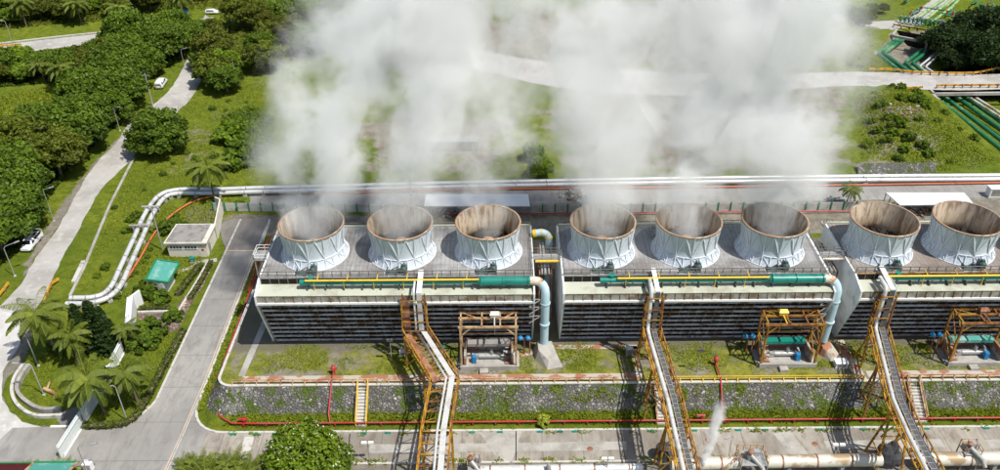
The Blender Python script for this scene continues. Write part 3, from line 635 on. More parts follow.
T2 = tower(8.9, 46.9, [(603, None), (689, 'fan stack with bright orange lining'), (775, None)],
           'middle cooling tower between the two narrow gaps, densest steam above its stacks')
T3 = tower(50.6, 90.0, [(885, 'fan stack with dark streaked lining and almost no steam'), (968, 'fan stack with golden brown lining'), (80.6, None)],
           'eastern cooling tower cut by the frame edge, brown stained deck, hardly any steam')

# gangways across the gaps, with the blue return pipe bends
def gangway(xa, xb, label):
    g = thing('gangway', label, 'gangway', ((xa + xb) / 2, 101, ZD))
    mb = MB(); mb.box((xa + xb) / 2, 101.2, ZD - .1, xb - xa, 1.3, .12); mb.build('walkway_grating', m_galv, g)
    mb = MB()
    for y in (100.55, 101.85): rails(mb, [(xa, y, ZD - .05), (xb, y, ZD - .05)], gap=1.2)
    mb.build('railing', m_rail, g)
    mb = MB(); mb.tube([(xa + .3, 100.2, ZD - .2), (xb - .2, 100.2, ZD - .2)], .22, 10); mb.build('crossing_pipe', m_yellowpipe if xa < 20 else m_cream_pipe, g)
gangway(4.85, 8.8, 'grey railed gangway crossing the gap between the western and middle cooling towers')
gangway(47.0, 50.5, 'grey railed gangway crossing the gap between the middle and eastern cooling towers')
for x, z0, lb in ((6.6, 10, 'blue hooped pipe bend with yellow bands at the back of the first tower gap'),):
    t = thing('hooped_pipe', lb, 'pipe', (x, 106.5, ZT))
    mb = MB(); pts = [(x - 1.6, 106.5, ZD + .5), (x - .4, 106.5, ZD + .7)] + [(x - .4 + 1.3 * math.sin(a), 106.5, ZD - .6 + 1.3 * math.cos(a)) for a in (.3, .6, .9, 1.2, 1.57)] + [(x + .9, 106.5, ZT)]
    mb.tube(pts, .55, 14); mb.build('pipe', m_bluepipe, t)
    mb = MB()
    for i in (0, 1, 3, 5): mb.tube([Vector(pts[i]), Vector(pts[i]).lerp(Vector(pts[i + 1]), .45)], .60, 14)
    mb.build('bands', m_yellowpipe, t)
# pipework and ladder in the gaps
for x, lb in ((6.7, 'rusty pipe rack standing deep in the gap beside the middle cooling tower'), (48.7, 'rusty pipe rack standing deep in the gap beside the eastern cooling tower')):
    t = thing('pipe_rack', lb, 'pipe rack', (x, 100, ZT)); mb = MB()
    for dx in (-.9, .9):
        for y in (99.5, 103, 107): mb.bar((x + dx, y, ZT), (x + dx, y, 14), .16)
        mb.bar((x + dx, 99.5, 14), (x + dx, 107, 14), .16)
    for y in np.arange(99.5, 107.1, 1.3): mb.bar((x - .9, y, 14), (x + .9, y, 14), .12)
    mb.build('frame', m_rust, t)
    mb = MB()
    for dx, r in ((-.55, .14), (-.1, .2), (.45, .12)): mb.tube([(x + dx, 99.2, 14.25), (x + dx, 107.2, 14.25)], r, 8)
    mb.build('pipes', m_galv, t)

# header pipes over the basin decks: teal main with a thin yellow pipe, and the big pale blue riser at its end
def header(x0, xt, x1, xe, lb, yel=(0, 0), riser=True):
    y, z = 95.0, ZD + .15
    t = thing('header_pipe', lb, 'pipe', ((x0 + x1) / 2, y, ZC))
    mb = MB(); mb.tube([(x0, y, z), (x0 + 1.0, y, z)], .42, 14); mb.tube([(x0 + 1.0, y, z), (xt, y, z - .05)], .38, 14)
    mb.tube([(xt, y, z - .05), (xt + .5, y, z)], [.42, .66], 16)
    mb.tube([(xt + .5, y, z), (x1, y, z)], .64, 18)
    for q in (xt + .6, (xt + x1) / 2, x1 - .2): mb.tube([(q - .09, y, z), (q + .09, y, z)], .78, 18)
    for q in np.arange(x0 + 1.5, xt, 3.1): mb.tube([(q - .06, y, z - .03), (q + .06, y, z - .03)], .48, 12)
    mb.tube([(x0 + 1.6, y + .1, z), (x0 + 1.6, y + .2, z + .8)], .25, 10); mb.tube([(x0 + 1.6, y + .2, z + .65), (x0 + 1.6, y + .2, z + .8)], .42, 10)
    mb.build('main_pipe', m_teal, t)
    mb = MB(); ya, zb = y - .35, z + .55; mb.tube([(yel[0], ya, zb), (yel[1], ya, zb)], .17, 10)
    for q in np.arange(yel[0] + 1.2, yel[1], 4.2): mb.bar((q, ya, ZC), (q, ya, zb), .09); mb.tube([(q + .5, ya, zb), (q + .5, ya + .5, zb + .12), (q + .5, ya + 1.2, zb + .15)], .07, 8)
    mb.build('yellow_branch_pipe', m_yellowpipe, t)
    mb = MB()
    for q in np.arange(x0 + 1, x1, 2.6): mb.box(q, y, ZC + .25, .14, .9, .5)
    mb.build('saddles', m_darksteel, t)
    if riser:
        r = .62; b = [(x1, y, z), (xe - 1.5, y, z)] + [(xe - 1.5 + 1.5 * math.sin(a), y - .9 * (1 - math.cos(a)), z - 1.5 + 1.5 * math.cos(a)) for a in (.3, .6, .9, 1.2, 1.57)]
        mb = MB(); mb.tube(b[:3 + 1], r, 18); mb.build('elbow_collar', m_elbow, t)
        mb = MB(); mb.tube(b[3:] + [(xe, y - .95, 12), (xe, y - .6, 5.2)], r, 18)
        for zz in (12.8, 9.0): mb.tube([(xe, y - .9, zz), (xe, y - .9, zz + .2)], .74, 18)
        mb.build('riser', m_bluepipe, t)
        mb = MB()
        for zz in (13.6, 12.2, 10.6): mb.bar((xe - .6, y - 1.0, zz), (xe - 2.3, YF - .1, zz + .5), .10); mb.bar((xe - .6, y - 1.0, zz), (xe - 2.3, YF - .1, zz - .8), .10)
        mb.build('riser_struts', m_galv, t)
header(X_at(300, 95, 16), X_at(477, 95, 16), X_at(530, 95, 16), X_at(545, 95, 13), 'teal header pipe on the western tower ending in a pale blue riser', (X_at(306, 95, 16), X_at(479, 95, 16)))
header(X_at(600, 95, 16), X_at(768, 95, 16), X_at(824, 95, 16), X_at(833, 95, 13), 'teal header pipe on the middle tower ending in a pale blue riser', (X_at(617, 95, 16), X_at(768, 95, 16)))
header(X_at(886, 95, 16), 78.0, 84.0, 90, 'teal and yellow header pipe along the eastern tower basin', (X_at(884, 95, 16), 80.0), False)
# concrete blocks under the risers
for px, lb in ((548, 'sloped concrete block under the pale blue riser of the western tower'), (830, 'cracked concrete block under the pale blue riser of the middle tower')):
    p = at(px, 349, ZT); x = X_at(px - 3, 93.6, ZT + 1); mb = MB(); K = 1.0 if px < 600 else .72
    mb.add([(x - 1.7, 94.8, ZT), (x + 1.5, 94.8, ZT), (x + 2.5, 91.0, ZT), (x + .2, 90.4, ZT), (x - 1.5, 92.5, ZT),
            (x - 1.1, 94.6, ZT + 1.8), (x + 1.0, 94.6, ZT + 1.8), (x + 1.9, 91.6, ZT + 1.1), (x + .4, 91.2, ZT + 1.1), (x - 1.0, 92.8, ZT + 1.7)],
           [(4, 3, 2, 1, 0), (5, 6, 7, 8, 9), (0, 1, 6, 5), (1, 2, 7, 6), (2, 3, 8, 7), (3, 4, 9, 8), (4, 0, 5, 9)])
    mb.v = [(x + (a - x) * K, 94.8 + (b - 94.8) * K, ZT + (c - ZT) * K) for a, b, c in mb.v]
    solo('concrete_block', mb, m_concrete if px < 600 else m_rustcon, lb, 'concrete block')
# landing platform on the outer side of the western tower
t = thing('landing_platform', 'small white railed landing on the outer side wall of the western tower', 'platform', (-35.6, 103.5, ZT)); mb = MB()
mb.box(-35.7, 103.8, 14.7, 2.2, 2.6, .12)
for x in (-36.7, -34.8):
    for y in (102.6, 105): mb.bar((x, y, ZT), (x, y, 14.7), .13)
mb.build('frame', m_galv, t); mb = MB(); rails(mb, [(-34.7, 105.1, 14.7), (-36.8, 105.1, 14.7), (-36.8, 102.5, 14.7), (-34.7, 102.5, 14.7)], gap=1, t=.07); mb.build('railing', m_white, t)

# ------------------------------------------------------------------ pipe bridges from the basin deck over the road
ZG = 9.5
def gantry(name_lb, riser_px, path, width, legs, trough=True, tray='right', sh=None):
    """path: plan points of the bridge at height ZG, riser_px: x of the riser front"""
    x0 = path[0][0]; t = thing('pipe_bridge', name_lb, 'pipe bridge', (x0, 88, 0))
    w = width / 2; tr = MB()
    # riser frame
    yr = YF - .55
    for sx in (-w, w):
        for y in (yr, yr - 1.0): tr.bar((x0 + sx, y, ZG - .1), (x0 + sx * .85, y, ZC + .6), .20, .2)
        z = ZG; k = 0
        while z < ZC - .2:
            tr.bar((x0 + sx, yr, z), (x0 + sx, yr - 1.0, z), .1); tr.bar((x0 + sx, yr - (k % 2), z), (x0 + sx, yr - (k + 1) % 2, z + 1.1), .09); z += 1.1; k += 1
    for z in (ZG + .2, 11.4, 13.2, ZC + .2): tr.bar((x0 - w, yr - 1.0, z), (x0 + w, yr - 1.0, z), .12)
    P = [Vector((*p, 0)) for p in path]
    def off(i, o):
        d0 = (P[i] - P[i - 1]).normalized() if i > 0 else None; d1 = (P[i + 1] - P[i]).normalized() if i < len(P) - 1 else None
        d = ((d0 or d1) + (d1 or d0)).normalized(); nr = Vector((-d.y, d.x, 0)); c = max(.6, nr.dot(Vector((-(d1 or d0).y, (d1 or d0).x, 0)))); return P[i] + nr * (o / c)
    brown = MB()
    for side, mbb in ((w, tr), (-w, brown)):                    # path runs towards -y, so +w is the east side
        s_ = -side
        for i in range(len(P) - 1):
            a, b = off(i, side), off(i + 1, side); L = (b - a).length; n = max(1, round(L / 2.4)); up = Vector((0, 0, 1.15))
            zb = Vector((0, 0, ZG - .5)); zt = zb + up
            mbb.bar(a + zb, b + zb, .17, .22); mbb.bar(a + zt, b + zt, .15, .15)
            for k in range(n + 1):
                p = a.lerp(b, k / n); mbb.bar(p + zb, p + zt, .10)
                if k < n: q = a.lerp(b, (k + 1) / n); mbb.bar(p + (zb if k % 2 else zt), q + (zt if k % 2 else zb), .09)
    cross = MB()
    for i in range(len(P) - 1):
        a0, a1, b0, b1 = off(i, w), off(i, -w), off(i + 1, w), off(i + 1, -w); n = max(1, round((P[i + 1] - P[i]).length / 1.9)); z = Vector((0, 0, ZG - .5))
        for k in range(n + 1): cross.bar(a0.lerp(b0, k / n) + z, a1.lerp(b1, k / n) + z, .14)
        for k in range(n): cross.bar(a0.lerp(b0, k / n) + z, a1.lerp(b1, (k + 1) / n) + z, .07)
    tr.build('east_truss', m_yellowrust, t); brown.build('west_truss', m_yellow, t); cross.build('cross_beams', m_yellowrust, t)
    # pipe
    def line(o, z): return [off(i, o) + Vector((0, 0, z)) for i in range(len(P))]
    def bridge_pipe(nm, o, r, z, m, top=True):
        l = line(o, z); xx = l[0].x
        pts = ([(xx, YF + 1.4, ZC + 1.5), (xx, yr - .3, ZC + 1.45), (xx, yr - .55, ZC + .9)] if top else []) + [(xx, yr - .55, ZG + 1.0), (xx, yr - .9, z + .05)] + l[1:]
        mbp = MB(); mbp.tube(pts, r, 12); mbp.build(nm, m, t)
    bridge_pipe('clad_pipe', sh.get('pipe', .3), sh.get('pr', .26), ZG, m_steelpipe)
    if sh.get('pipe2') is not None: bridge_pipe('thin_pipe', sh['pipe2'], .14, ZG - .05, m_galv)
    # cable tray: white cover over the basin, dark ladder below
    o = sh.get('tray', -.5); tw = sh.get('tw', .55); xx = off(0, o).x
    mb = MB(); mb.bar((xx, YC + .3, ZC + 1.9), (xx, yr - .9, ZC + 1.35), tw, .22); mb.build('tray_cover', m_white, t)
    mb = MB(); l = line(o, ZG + .15)
    mb.bar((xx, yr - .85, ZC + 1.2), (xx, yr - .85, ZG + .3), tw, .12)
    for a, b in zip(l[:-1], l[1:]): mb.bar(a, b, tw, .12)
    mt = m_tray if sh.get('white_tray') else m_darksteel
    mb.build('cable_tray', mt, t)
    if not sh.get('white_tray'):
        mb = MB()
        for a, b in zip(l[:-1], l[1:]):
            d = (b - a).normalized(); nr = Vector((-d.y, d.x, 0)); n = int((b - a).length / .8)
            for k in range(n): p = a.lerp(b, k / n) + Vector((0, 0, .08)); mb.bar(p - nr * tw * .55, p + nr * tw * .55, .07, .05)
            for q in (-.5, .5): mb.bar(a + nr * q * tw + Vector((0, 0, .08)), b + nr * q * tw + Vector((0, 0, .08)), .06, .09)
        mb.build('tray_rungs', m_galv, t)
    if sh.get('walk') is not None:
        o = sh['walk']; mb = MB(); l = line(o, ZG - .38)
        for i, (a, b) in enumerate(zip(l[:-1], l[1:])):
            if i in sh.get('walk_on', (0, 1, 2, 3)): mb.bar(a, b, .95, .06)
        mb.box(l[0].x, yr - .4, ZG + 2.6, 1.0, .12, 5.0)
        mb.build('rusty_walkway', m_rust, t)
    # legs
    for lg in legs:
        y, spread, foot_z, kind = lg; mb = MB(); 
        i = next((k for k in range(len(P) - 1) if P[k].y >= y >= P[k + 1].y), len(P) - 2); f = (P[i].y - y) / (P[i].y - P[i + 1].y + 1e-6); c = P[i].lerp(P[i + 1], f)
        mt = m_yellow if kind != 'R' else m_yellowrust
        for s_ in (-1, 1):
            mb = MB()
            if kind in ('A', 'R'):
                for dy in (-spread, spread): mb.bar((c.x + s_ * w, y, ZG - .5), (c.x + s_ * (w + .5), y + dy, foot_z), .22)
                for q in (.35, .7): mb.bar((c.x + s_ * (w + .5 * q), y - spread * q, ZG - .5 + (foot_z - ZG + .5) * q), (c.x + s_ * (w + .5 * q), y + spread * q, ZG - .5 + (foot_z - ZG + .5) * q), .13)
            else:
                mb.bar((c.x + s_ * (w + .1), y, ZG - .4), (c.x + s_ * (w + .1), y, foot_z), .28)
            mb.build('leg', mt, t)
        mb = MB()
        mb.bar((c.x - w - .3, y, ZG - .62), (c.x + w + .3, y, ZG - .62), .24)
        zz = (foot_z + ZG) / 2; mb.bar((c.x - w - .25, y, zz), (c.x + w + .25, y, zz), .14)
        mb.bar((c.x - w, y, ZG - .6), (c.x + w + .25, y, zz), .10); mb.bar((c.x + w, y, ZG - .6), (c.x - w - .25, y, zz), .10)
        mb.bar((c.x - w - .25, y, zz), (c.x + w + .25, y, foot_z + .3), .10); mb.bar((c.x + w + .25, y, zz), (c.x - w - .25, y, foot_z + .3), .10)
        mb.build('leg_bracing', mt, t)
    return t
def gp(px, py): v = at(px, py, ZG); return (v.x, v.y)
a = gp(416, 326); gantry('bent pipe bridge before the western tower, with rusty brown walkway and white tray', 0,
    [(a[0], YF - 1), (a[0] + .1, 92.0), gp(445, 378), gp(436, 430), gp(430, 500)], 3.6, [(91.4, 0, ZT, 'P'), (85.0, 0, .6, 'P'), (73.4, 0, 0, 'P')], sh=dict(pipe=.15, pr=.17, tray=.95, tw=.72, white_tray=True, walk=-1.15, walk_on=(0, 1)))
a = gp(650, 323); gantry('straight pipe bridge in front of the middle tower, rusty latticed sides and dark cable ladder', 0,
    [(a[0], YF - 1), (a[0] + .02, 90), gp(672, 400), gp(695, 500)], 2.55, [(92.0, .9, ZT, 'A'), (84.4, 1.1, .6, 'R'), (74.2, 1.6, 0, 'A')], sh=dict(pipe=-.55, pr=.30, tray=.25, tw=.62))
a = gp(875, 322); gantry('pipe bridge in front of the eastern tower, leaning beside the right hand stone stairs', 0,
    [(a[0], YF - 1), (a[0] - .2, 91), gp(897, 400), gp(913, 436), gp(946, 500)], 2.45, [(91.4, 1.2, ZT, 'A'), (84.6, 1.3, .8, 'R'), (76.0, 1.8, 0, 'A')], sh=dict(pipe=-.45, pr=.27, tray=.35, tw=.7, pipe2=.95))
# ------------------------------------------------------------------ pump pits under steel portal frames
def portal(xl, xr, m, label, hoist_x, tank, hoist_m, blue):
    yf, yb, zt = 90.7, 94.0, 11.3; cx = (xl + xr) / 2
    t = thing('hoist_frame', label, 'steel frame', (cx, 92.4, ZT)); mb = MB()
    for x in (xl, xr):
        for y in (yf, yb): mb.bar((x, y, ZT), (x, y, zt), .26)
    mb.build('posts', m, t) if False else None
    for x in (xl, xr):
        for y in (yf, yb): q = MB(); q.bar((x, y, ZT), (x, y, zt), .26, .26); q.build('leg', m, t)
    mb = MB()
    for y in (yf, (yf + yb) / 2 + .3, yb): mb.bar((xl - .3, y, zt), (xr + .3, y, zt), .24, .30)
    for x in (xl, cx - .9, cx + 1.7, xr): mb.bar((x, yf, zt + .02), (x, yb, zt + .02), .2, .26)
    mb.bar((xl, yb, zt + .03), (cx - .9, yb - 1.7, zt + .03), .12); mb.bar((xr, yb, zt + .03), (cx + 1.7, yb - 1.7, zt + .03), .12)
    mb.bar((cx - .9, yf, zt), (cx - .9, yf, zt + .5), .2)
    mb.build('top_beams', m, t); mb = MB()
    for x, s in ((xl, 1), (xr, -1)):
        mb.bar((x, yf, zt - 1.6), (x + s * 1.5, yf, zt - .1), .15); mb.bar((x, yf, zt - 1.6), (x, yf + 1.4, zt - .1), .12); mb.bar((x, yb, zt - 1.6), (x + s * 1.5, yb, zt - .1), .15)
        mb.bar((x, yf, 7.4), (x, yb, 7.4), .15); mb.bar((x, yf, 4.2), (x, yb, 7.3), .10); mb.bar((x, yb, 4.2), (x, yf, 7.3), .10); mb.bar((x, yf, 7.5), (x, yb, zt - .2), .10); mb.bar((x, yb, 7.5), (x, yf, zt - .2), .10)
    mb.bar((xl, yb, 7.4), (xr, yb, 7.4), .15)
    mb.build('bracing', m, t); mb = MB()
    pts = [(cx - .9 + 2.6 * (.5 - .5 * math.cos(a)), yf + .35 + 0 * a, zt - .25) for a in (0, 1, 2, PI)]
    mb.bar((cx + hoist_x, yf, zt + .25), (cx + hoist_x, yb, zt + .25), .16, .2); mb.box(cx + hoist_x, yb - 1.2, zt + .55, 1.2, .8, .5); mb.add([(cx + hoist_x - .7, yb - 1.7, zt + .8), (cx + hoist_x + .7, yb - 1.7, zt + .8), (cx + hoist_x + .7, yb - .7, zt + .8), (cx + hoist_x - .7, yb - .7, zt + .8), (cx + hoist_x - .5, yb - 1.2, zt + 1.15), (cx + hoist_x + .5, yb - 1.2, zt + 1.15)], [(0, 1, 5, 4), (2, 3, 4, 5), (1, 2, 5), (3, 0, 4)])
    mb.tube([(cx + hoist_x, yb - 1.2, zt + .3), (cx + hoist_x, yb - 1.2, 8.2)], .03, 5); mb.build('hoist', hoist_m, t)
    # the pit
    p = thing('pump_pit', {'a': 'concrete pump pit with grey deck under the faded tan hoist frame', 'b': 'concrete pump pit with teal trough under the middle yellow hoist frame', 'c': 'concrete pump pit with teal trough under the easternmost yellow hoist frame'}[tank], 'pump pit', (cx, 92.6, ZT))
    q = MB(); q.box(cx, 92.6, ZT + .2, xr - xl + 1.0, 3.7, .38); q.box(cx, 90.55, ZT + .35, xr - xl + .4, .35, .7); q.box(cx - .7, 89.9, ZT + .22, 1.2, .9, .44)
    q.build('slab', m_concrete, p)
    q = MB()
    for s in (-1, 1): q.box(cx + s * (xr - xl - 1) / 2, 92.8, ZT + 1.2, .3, 3.6, 2.2)
    q.box(cx, 94.5, ZT + 1.2, xr - xl - .7, .3, 2.4); q.build('side_wall', m_rustcon, p)
    q = MB()
    for i in range(5): q.box(cx + (-1 if tank != 'a' else 1) * (xr - xl - 1.9) / 2, 91.4 + i * .65, ZT + .6 + i * .42, 1.2, .5, .1)
    q.build('steps', m_rustcon, p)
    q = MB(); q.box(cx, 93.7, ZT + 2.35, xr - xl - 1.6, 1.1, .5)
    q.build('trough', m_teal if tank == 'b' else (m_greenroof if tank == 'c' else m_roofgrey), p)
    q = MB(); q.tube([(cx - 1.5, 92.5, ZT + .9), (cx + 1.7, 92.5, ZT + .9)], .38, 12); q.tube([(cx + .4, 92.5, ZT + .9), (cx + .4, 92.5, ZT + 2)], .25, 10); q.box(cx - 1.9, 92.5, ZT + .8, .7, .7, .8)
    q.tube([(cx + 1.7, 92.5, ZT + .9), (cx + 2.2, 92.5, ZT + .9), (cx + 2.2, 94, ZT + 1.2)], .2, 8); q.build('pump', m_galv, p)
    q = MB(); q.box(cx + (1.7 if tank != 'a' else -2.1), 91.7, ZT + 1.0, .55, .7, 1.2); q.build('blue_cover', m_bluevalve, p)
    v = thing('valve_set', blue, 'valve', (xl - 1.6, 94.2, ZT)); s = -1 if tank != 'a' else 1; vx = (xl if s < 0 else xr) + s * 1.3
    q = MB(); q.tube([(vx - 1.0, 93.9, 6.3), (vx + 1.0, 93.9, 6.3)], .16, 8); q.tube([(vx, 93.9, ZT), (vx, 93.9, 6.3)], .13, 8); q.tube([(vx + .8, 93.9, ZT), (vx + .8, 93.9, 6.3)], .10, 8); q.build('pipe', m_rust, v)
    q = MB(); 
    for dx in (-.6, .5): q.lathe([(0, 6.5), (.32, 6.55), (.42, 6.8), (.3, 7.05), (0, 7.1)], vx + dx, 93.6, 12)
    q.build('actuator', m_bluevalve, v)
def px2(px): return X_at(px, 90.7, ZT + 4)
portal(px2(461), px2(516), m_tansteel, 'faded tan hoist frame standing between the first pipe bridge and the first tower gap', .9, 'a', m_cream_pipe, 'blue topped valve on a rusty pipe beside the tan hoist frame')
portal(px2(764.5), px2(819), m_yellowrust, 'rusty yellow hoist frame in front of the middle tower, yellow hood on top', -1.4, 'b', m_yellowpipe, 'blue topped valve on a rusty pipe west of the middle yellow hoist frame')
portal(px2(956), px2(1012), m_yellowrust, 'rusty yellow hoist frame partly cut by the right edge of the photo', -.4, 'c', m_rust, 'blue topped valve on a rusty pipe west of the easternmost hoist frame')

# railing with short posts along the terrace edge
for a, b, m, lb in ((-38.2, -17.6, m_tansteel, 'low pale railing with rusty posts along the terrace edge west of the first stairs'), (-16.0, 16, m_tansteel, 'low rusty railing along the terrace edge between the first stairs and the middle pipe bridge'),
                    (20.5, 51.6, m_yellowpipe, 'low yellow railing along the terrace edge between the middle and eastern pipe bridges'), (54.4, 96, m_tansteel, 'low faded orange railing along the terrace edge east of the right hand stairs')):
    mb = MB(); rails(mb, [(a, 87.95, ZT), (b, 87.95, ZT)], h=.75, gap=1.65, t=.11, levels=(1.0,)); mb.bar((a, 87.95, ZT + .35), (b, 87.95, ZT + .35), .08)
    n = round((b - a) / 1.65)
    for i in range(n + 1): x = a + (b - a) * i / n; mb.bar((x, 87.95, ZT + .5), (x, 87.35, ZT + .02), .1)
    solo('terrace_railing', mb, m, lb, 'railing')
# stairs down the slope
def stairs(x, w, label, m, c=True):
    t = thing('slope_stairs', label, 'stairs', (x, 85.2, 0)); mb = MB(); n = 13
    for i in range(n): y = 87.7 - 4.7 * i / (n - 1); z = ZT - .1 - 3.15 * i / (n - 1); mb.box(x, y, z, w, .34, .12); mb.box(x, y - .15, z - .12, w, .06, .2)
    mb.build('treads', m_kerb, t); mb = MB()
    mb.add([(x - w / 2, 87.9, ZT - .35), (x + w / 2, 87.9, ZT - .35), (x + w / 2, 82.8, .0), (x - w / 2, 82.8, .0)], [(3, 2, 1, 0)]); mb.build('flight_slab', m_darksteel, t); mb = MB()
    for s in (-1, 1):
        a = Vector((x + s * w / 2, 87.8, ZT + .1)); b = Vector((x + s * w / 2, 82.9, .25)); mb.bar(a, b, .12, .3)
        for k in range(6): p = a.lerp(b, k / 5); mb.bar(p, p + Vector((0, 0, .9)), .08)
        mb.bar(a + Vector((0, 0, .9)), b + Vector((0, 0, .9)), .09); mb.bar(a + Vector((0, 0, .45)), b + Vector((0, 0, .45)), .06)
    mb.build('handrails', m, t)
def xs_(px, py, z, y): return X_at(px, y, z)
stairs(X_at(362, 85.3, 2), 1.45, 'narrow stairs with yellow orange handrails down the bare stone slope', m_yellowpipe)
stairs(X_at(661, 85.3, 2), 1.5, 'stairs half hidden beneath the middle pipe bridge', m_tansteel)
stairs(X_at(917, 85.3, 2), 1.7, 'wider pale stairs with faded orange handrails beside the eastern pipe bridge', m_tansteel)

# red fire main, its branches and hydrants
mb = MB(); C = smooth_path([(-42.4, 120, .9), (-42.2, 104, .9), (-42.0, 93, .9), (-41.9, 89.2, .9), (-41.2, 86.6, .9), (-39.6, 84.4, .8), (-37.6, 83.1, .7)], 3) + [(-34, 83.0, .7), (10, 83.0, .7), (98, 83.0, .7)]
mb.tube([(-42.6, 129, .9)] + C, .13, 8)
for x in np.arange(-36, 98, 3.2): mb.box(x, 83, .3, .18, .3, .7)
solo('fire_main', mb, m_red, 'long red fire main running along the grass verge and round the terrace corner', 'pipe')
mb = MB(); mb.tube([(-42.6, 128.5, .9), (-41.9, 129.5, 1.5), (-39.0, 130.5, 2.0), (-36.0, 130.8, 2.2), (-33, 131, 2.2)], .15, 8); mb.tube([(-24, 132, 1.6), (-17, 132, 1.6)], .13, 8); mb.tube([(-42.6, 113, 1), (-42.7, 122, 2.3), (-41.5, 126, 3)], .12, 8)
solo('red_branch_pipe', mb, m_red, 'red pipe bending behind the western tower from the side road', 'pipe')
def branch(px, ytop, lb):
    x = X_at(px, 88.2, ZT + .3); x0 = X_at(px - 2, 83, .7); t = thing('hydrant_branch', lb, 'hydrant', (x, ytop, ZT)); mb = MB()
    mb.tube([(x0, 83, .7), (x - .15, 84.2, 1.3), (x, 87.9, ZT + .45), (x, ytop - .6, ZT + .45), (x + .0, ytop, ZT + .5), (x, ytop, ZT + 1.0)], .11, 8); mb.build('pipe', m_red, t)
    mb = MB(); mb.lathe([(0, ZT + 1.5), (.28, ZT + 1.45), (.3, ZT + .8), (.22, ZT + .5), (.22, ZT)], x, ytop, 12); mb.tube([(x - .55, ytop, ZT + 1.05), (x + .55, ytop, ZT + 1.05)], .14, 8); mb.tube([(x, ytop - .5, ZT + 1.05), (x, ytop, ZT + 1.05)], .12, 8); mb.build('hydrant_head', m_red, t)
branch(332, 89.9, 'red hydrant and branch pipe climbing the stone slope west of the first stairs')
branch(720, 91.2, 'red hydrant and branch pipe climbing the weedy slope east of the middle pipe bridge')
for px, lb in ((243, 'red valve on the fire main near the terrace corner'), (701, 'red valve on the fire main east of the middle pipe bridge')):
    x = X_at(px, 83.2, 1); mb = MB(); mb.tube([(x, 83.3, 0), (x, 83.3, 1.3)], .13, 8); mb.tube([(x - .6, 83.3, 1.3), (x + .6, 83.3, 1.3)], .17, 10); mb.tube([(x + .25, 82.95, 1.25), (x + .25, 83.3, 1.25)], .2, 8)
    solo('fire_valve', mb, m_red, lb, 'valve')
# drain boxes set in the kerb
for i, px in enumerate((233, 256, 276, 364, 388, 432, 452, 472, 500, 540, 560, 575, 651, 694, 738, 765, 821, 863, 884, 926, 986)):
    x = X_at(px, 81.7, 0); mb = MB(); mb.box(x, 81.65, .08, .75, .32, .14); mb.box(x, 81.6, .16, .85, .1, .05)
    solo('kerb_drain_grate', mb, m_teal, 'small green drain grate set in the front road kerb', 'drain grate', 'green drain grates along the front road kerb')
for px, py in ((172, 0),) and ((590, 449), (815, 444), (420, 446), (708, 440)):
    p = at(px, py); mb = MB(); mb.lathe([(0, .055), (.38, .055), (.42, .036)], p.x, p.y, 16); solo('manhole_cover', mb, m_rust, 'dark round manhole cover in the front road', 'manhole cover', 'manhole covers in the front road')
# small furniture on the terrace
def cabinet(px, py, w, d, h, m, lb, nm='control_cabinet', cat='cabinet', z=ZT, m2=None):
    p = at(px, py, z); t = thing(nm, lb, cat, (p.x, p.y, z)); mb = MB(); mb.box(p.x, p.y, z + h / 2 + .1, w, d, h); mb.build('housing', m, t)
    mb = MB(); mb.box(p.x, p.y, z + h + .14, w + .15, d + .15, .08); mb.build('lid', m2 or m, t); mb = MB(); mb.box(p.x, p.y, z + .06, w + .2, d + .2, .12); mb.build('plinth', m_concrete, t)
    mb = MB(); mb.box(p.x, p.y - d / 2 - .02, z + h * .55 + .1, w * .75, .03, h * .7); mb.build('door', m_roofgrey, t)
cabinet(442, 352, .8, .7, 1.0, m_teal, 'small teal cabinet in the shade beside the tan hoist frame')
cabinet(629, 354, .9, .7, 1.1, m_galv, 'grey junction box with red foot beside the rusted trench covers', m2=m_white)
cabinet(840, 366, 1.7, 1.1, .8, m_white, 'low white box on the grass beside the eastern rusted path')
cabinet(404, 354, 1.2, .7, .5, m_white, 'white slab leaning low beside the rusty walkway legs')
for px, py, lb in ((392, 362, 'floodlight on a post in the shade of the first pipe bridge'), (697, 372, 'twin floodlight on a thin post on the lawn before the middle tower')):
    p = at(px, py, ZT); t = thing('floodlight', lb, 'floodlight', tuple(p)); mb = MB(); mb.tube([p, p + Vector((0, 0, 4.2))], .06, 8); mb.build('pole', m_galv, t); mb = MB()
    for s in (-.25, .25): mb.box(p.x + s, p.y - .1, ZT + 4.3, .4, .3, .35)
    mb.build('lamp_head', m_darksteel, t)
for px, py, lb in ((370, 462, 'twin floodlight on a short post beside the front road, near the blossom tree'), (833, 464, 'white twin floodlight beside the pipeline in front of the eastern bridge'), (606, 478, 'twin floodlight beside the dark bridge shadow on the road')):
    p = at(px, py, 0); t = thing('road_floodlight', lb, 'floodlight', tuple(p)); mb = MB(); mb.tube([p, p + Vector((0, 0, 3.6))], .06, 8); mb.build('pole', m_galv, t); mb = MB()
    for s in (-.45, .45): mb.box(p.x + s, p.y, 3.7, .7, .35, .3)
    mb.bar((p.x - .8, p.y, 3.5), (p.x + .8, p.y, 3.5), .08); mb.build('lamp_head', m_white, t)

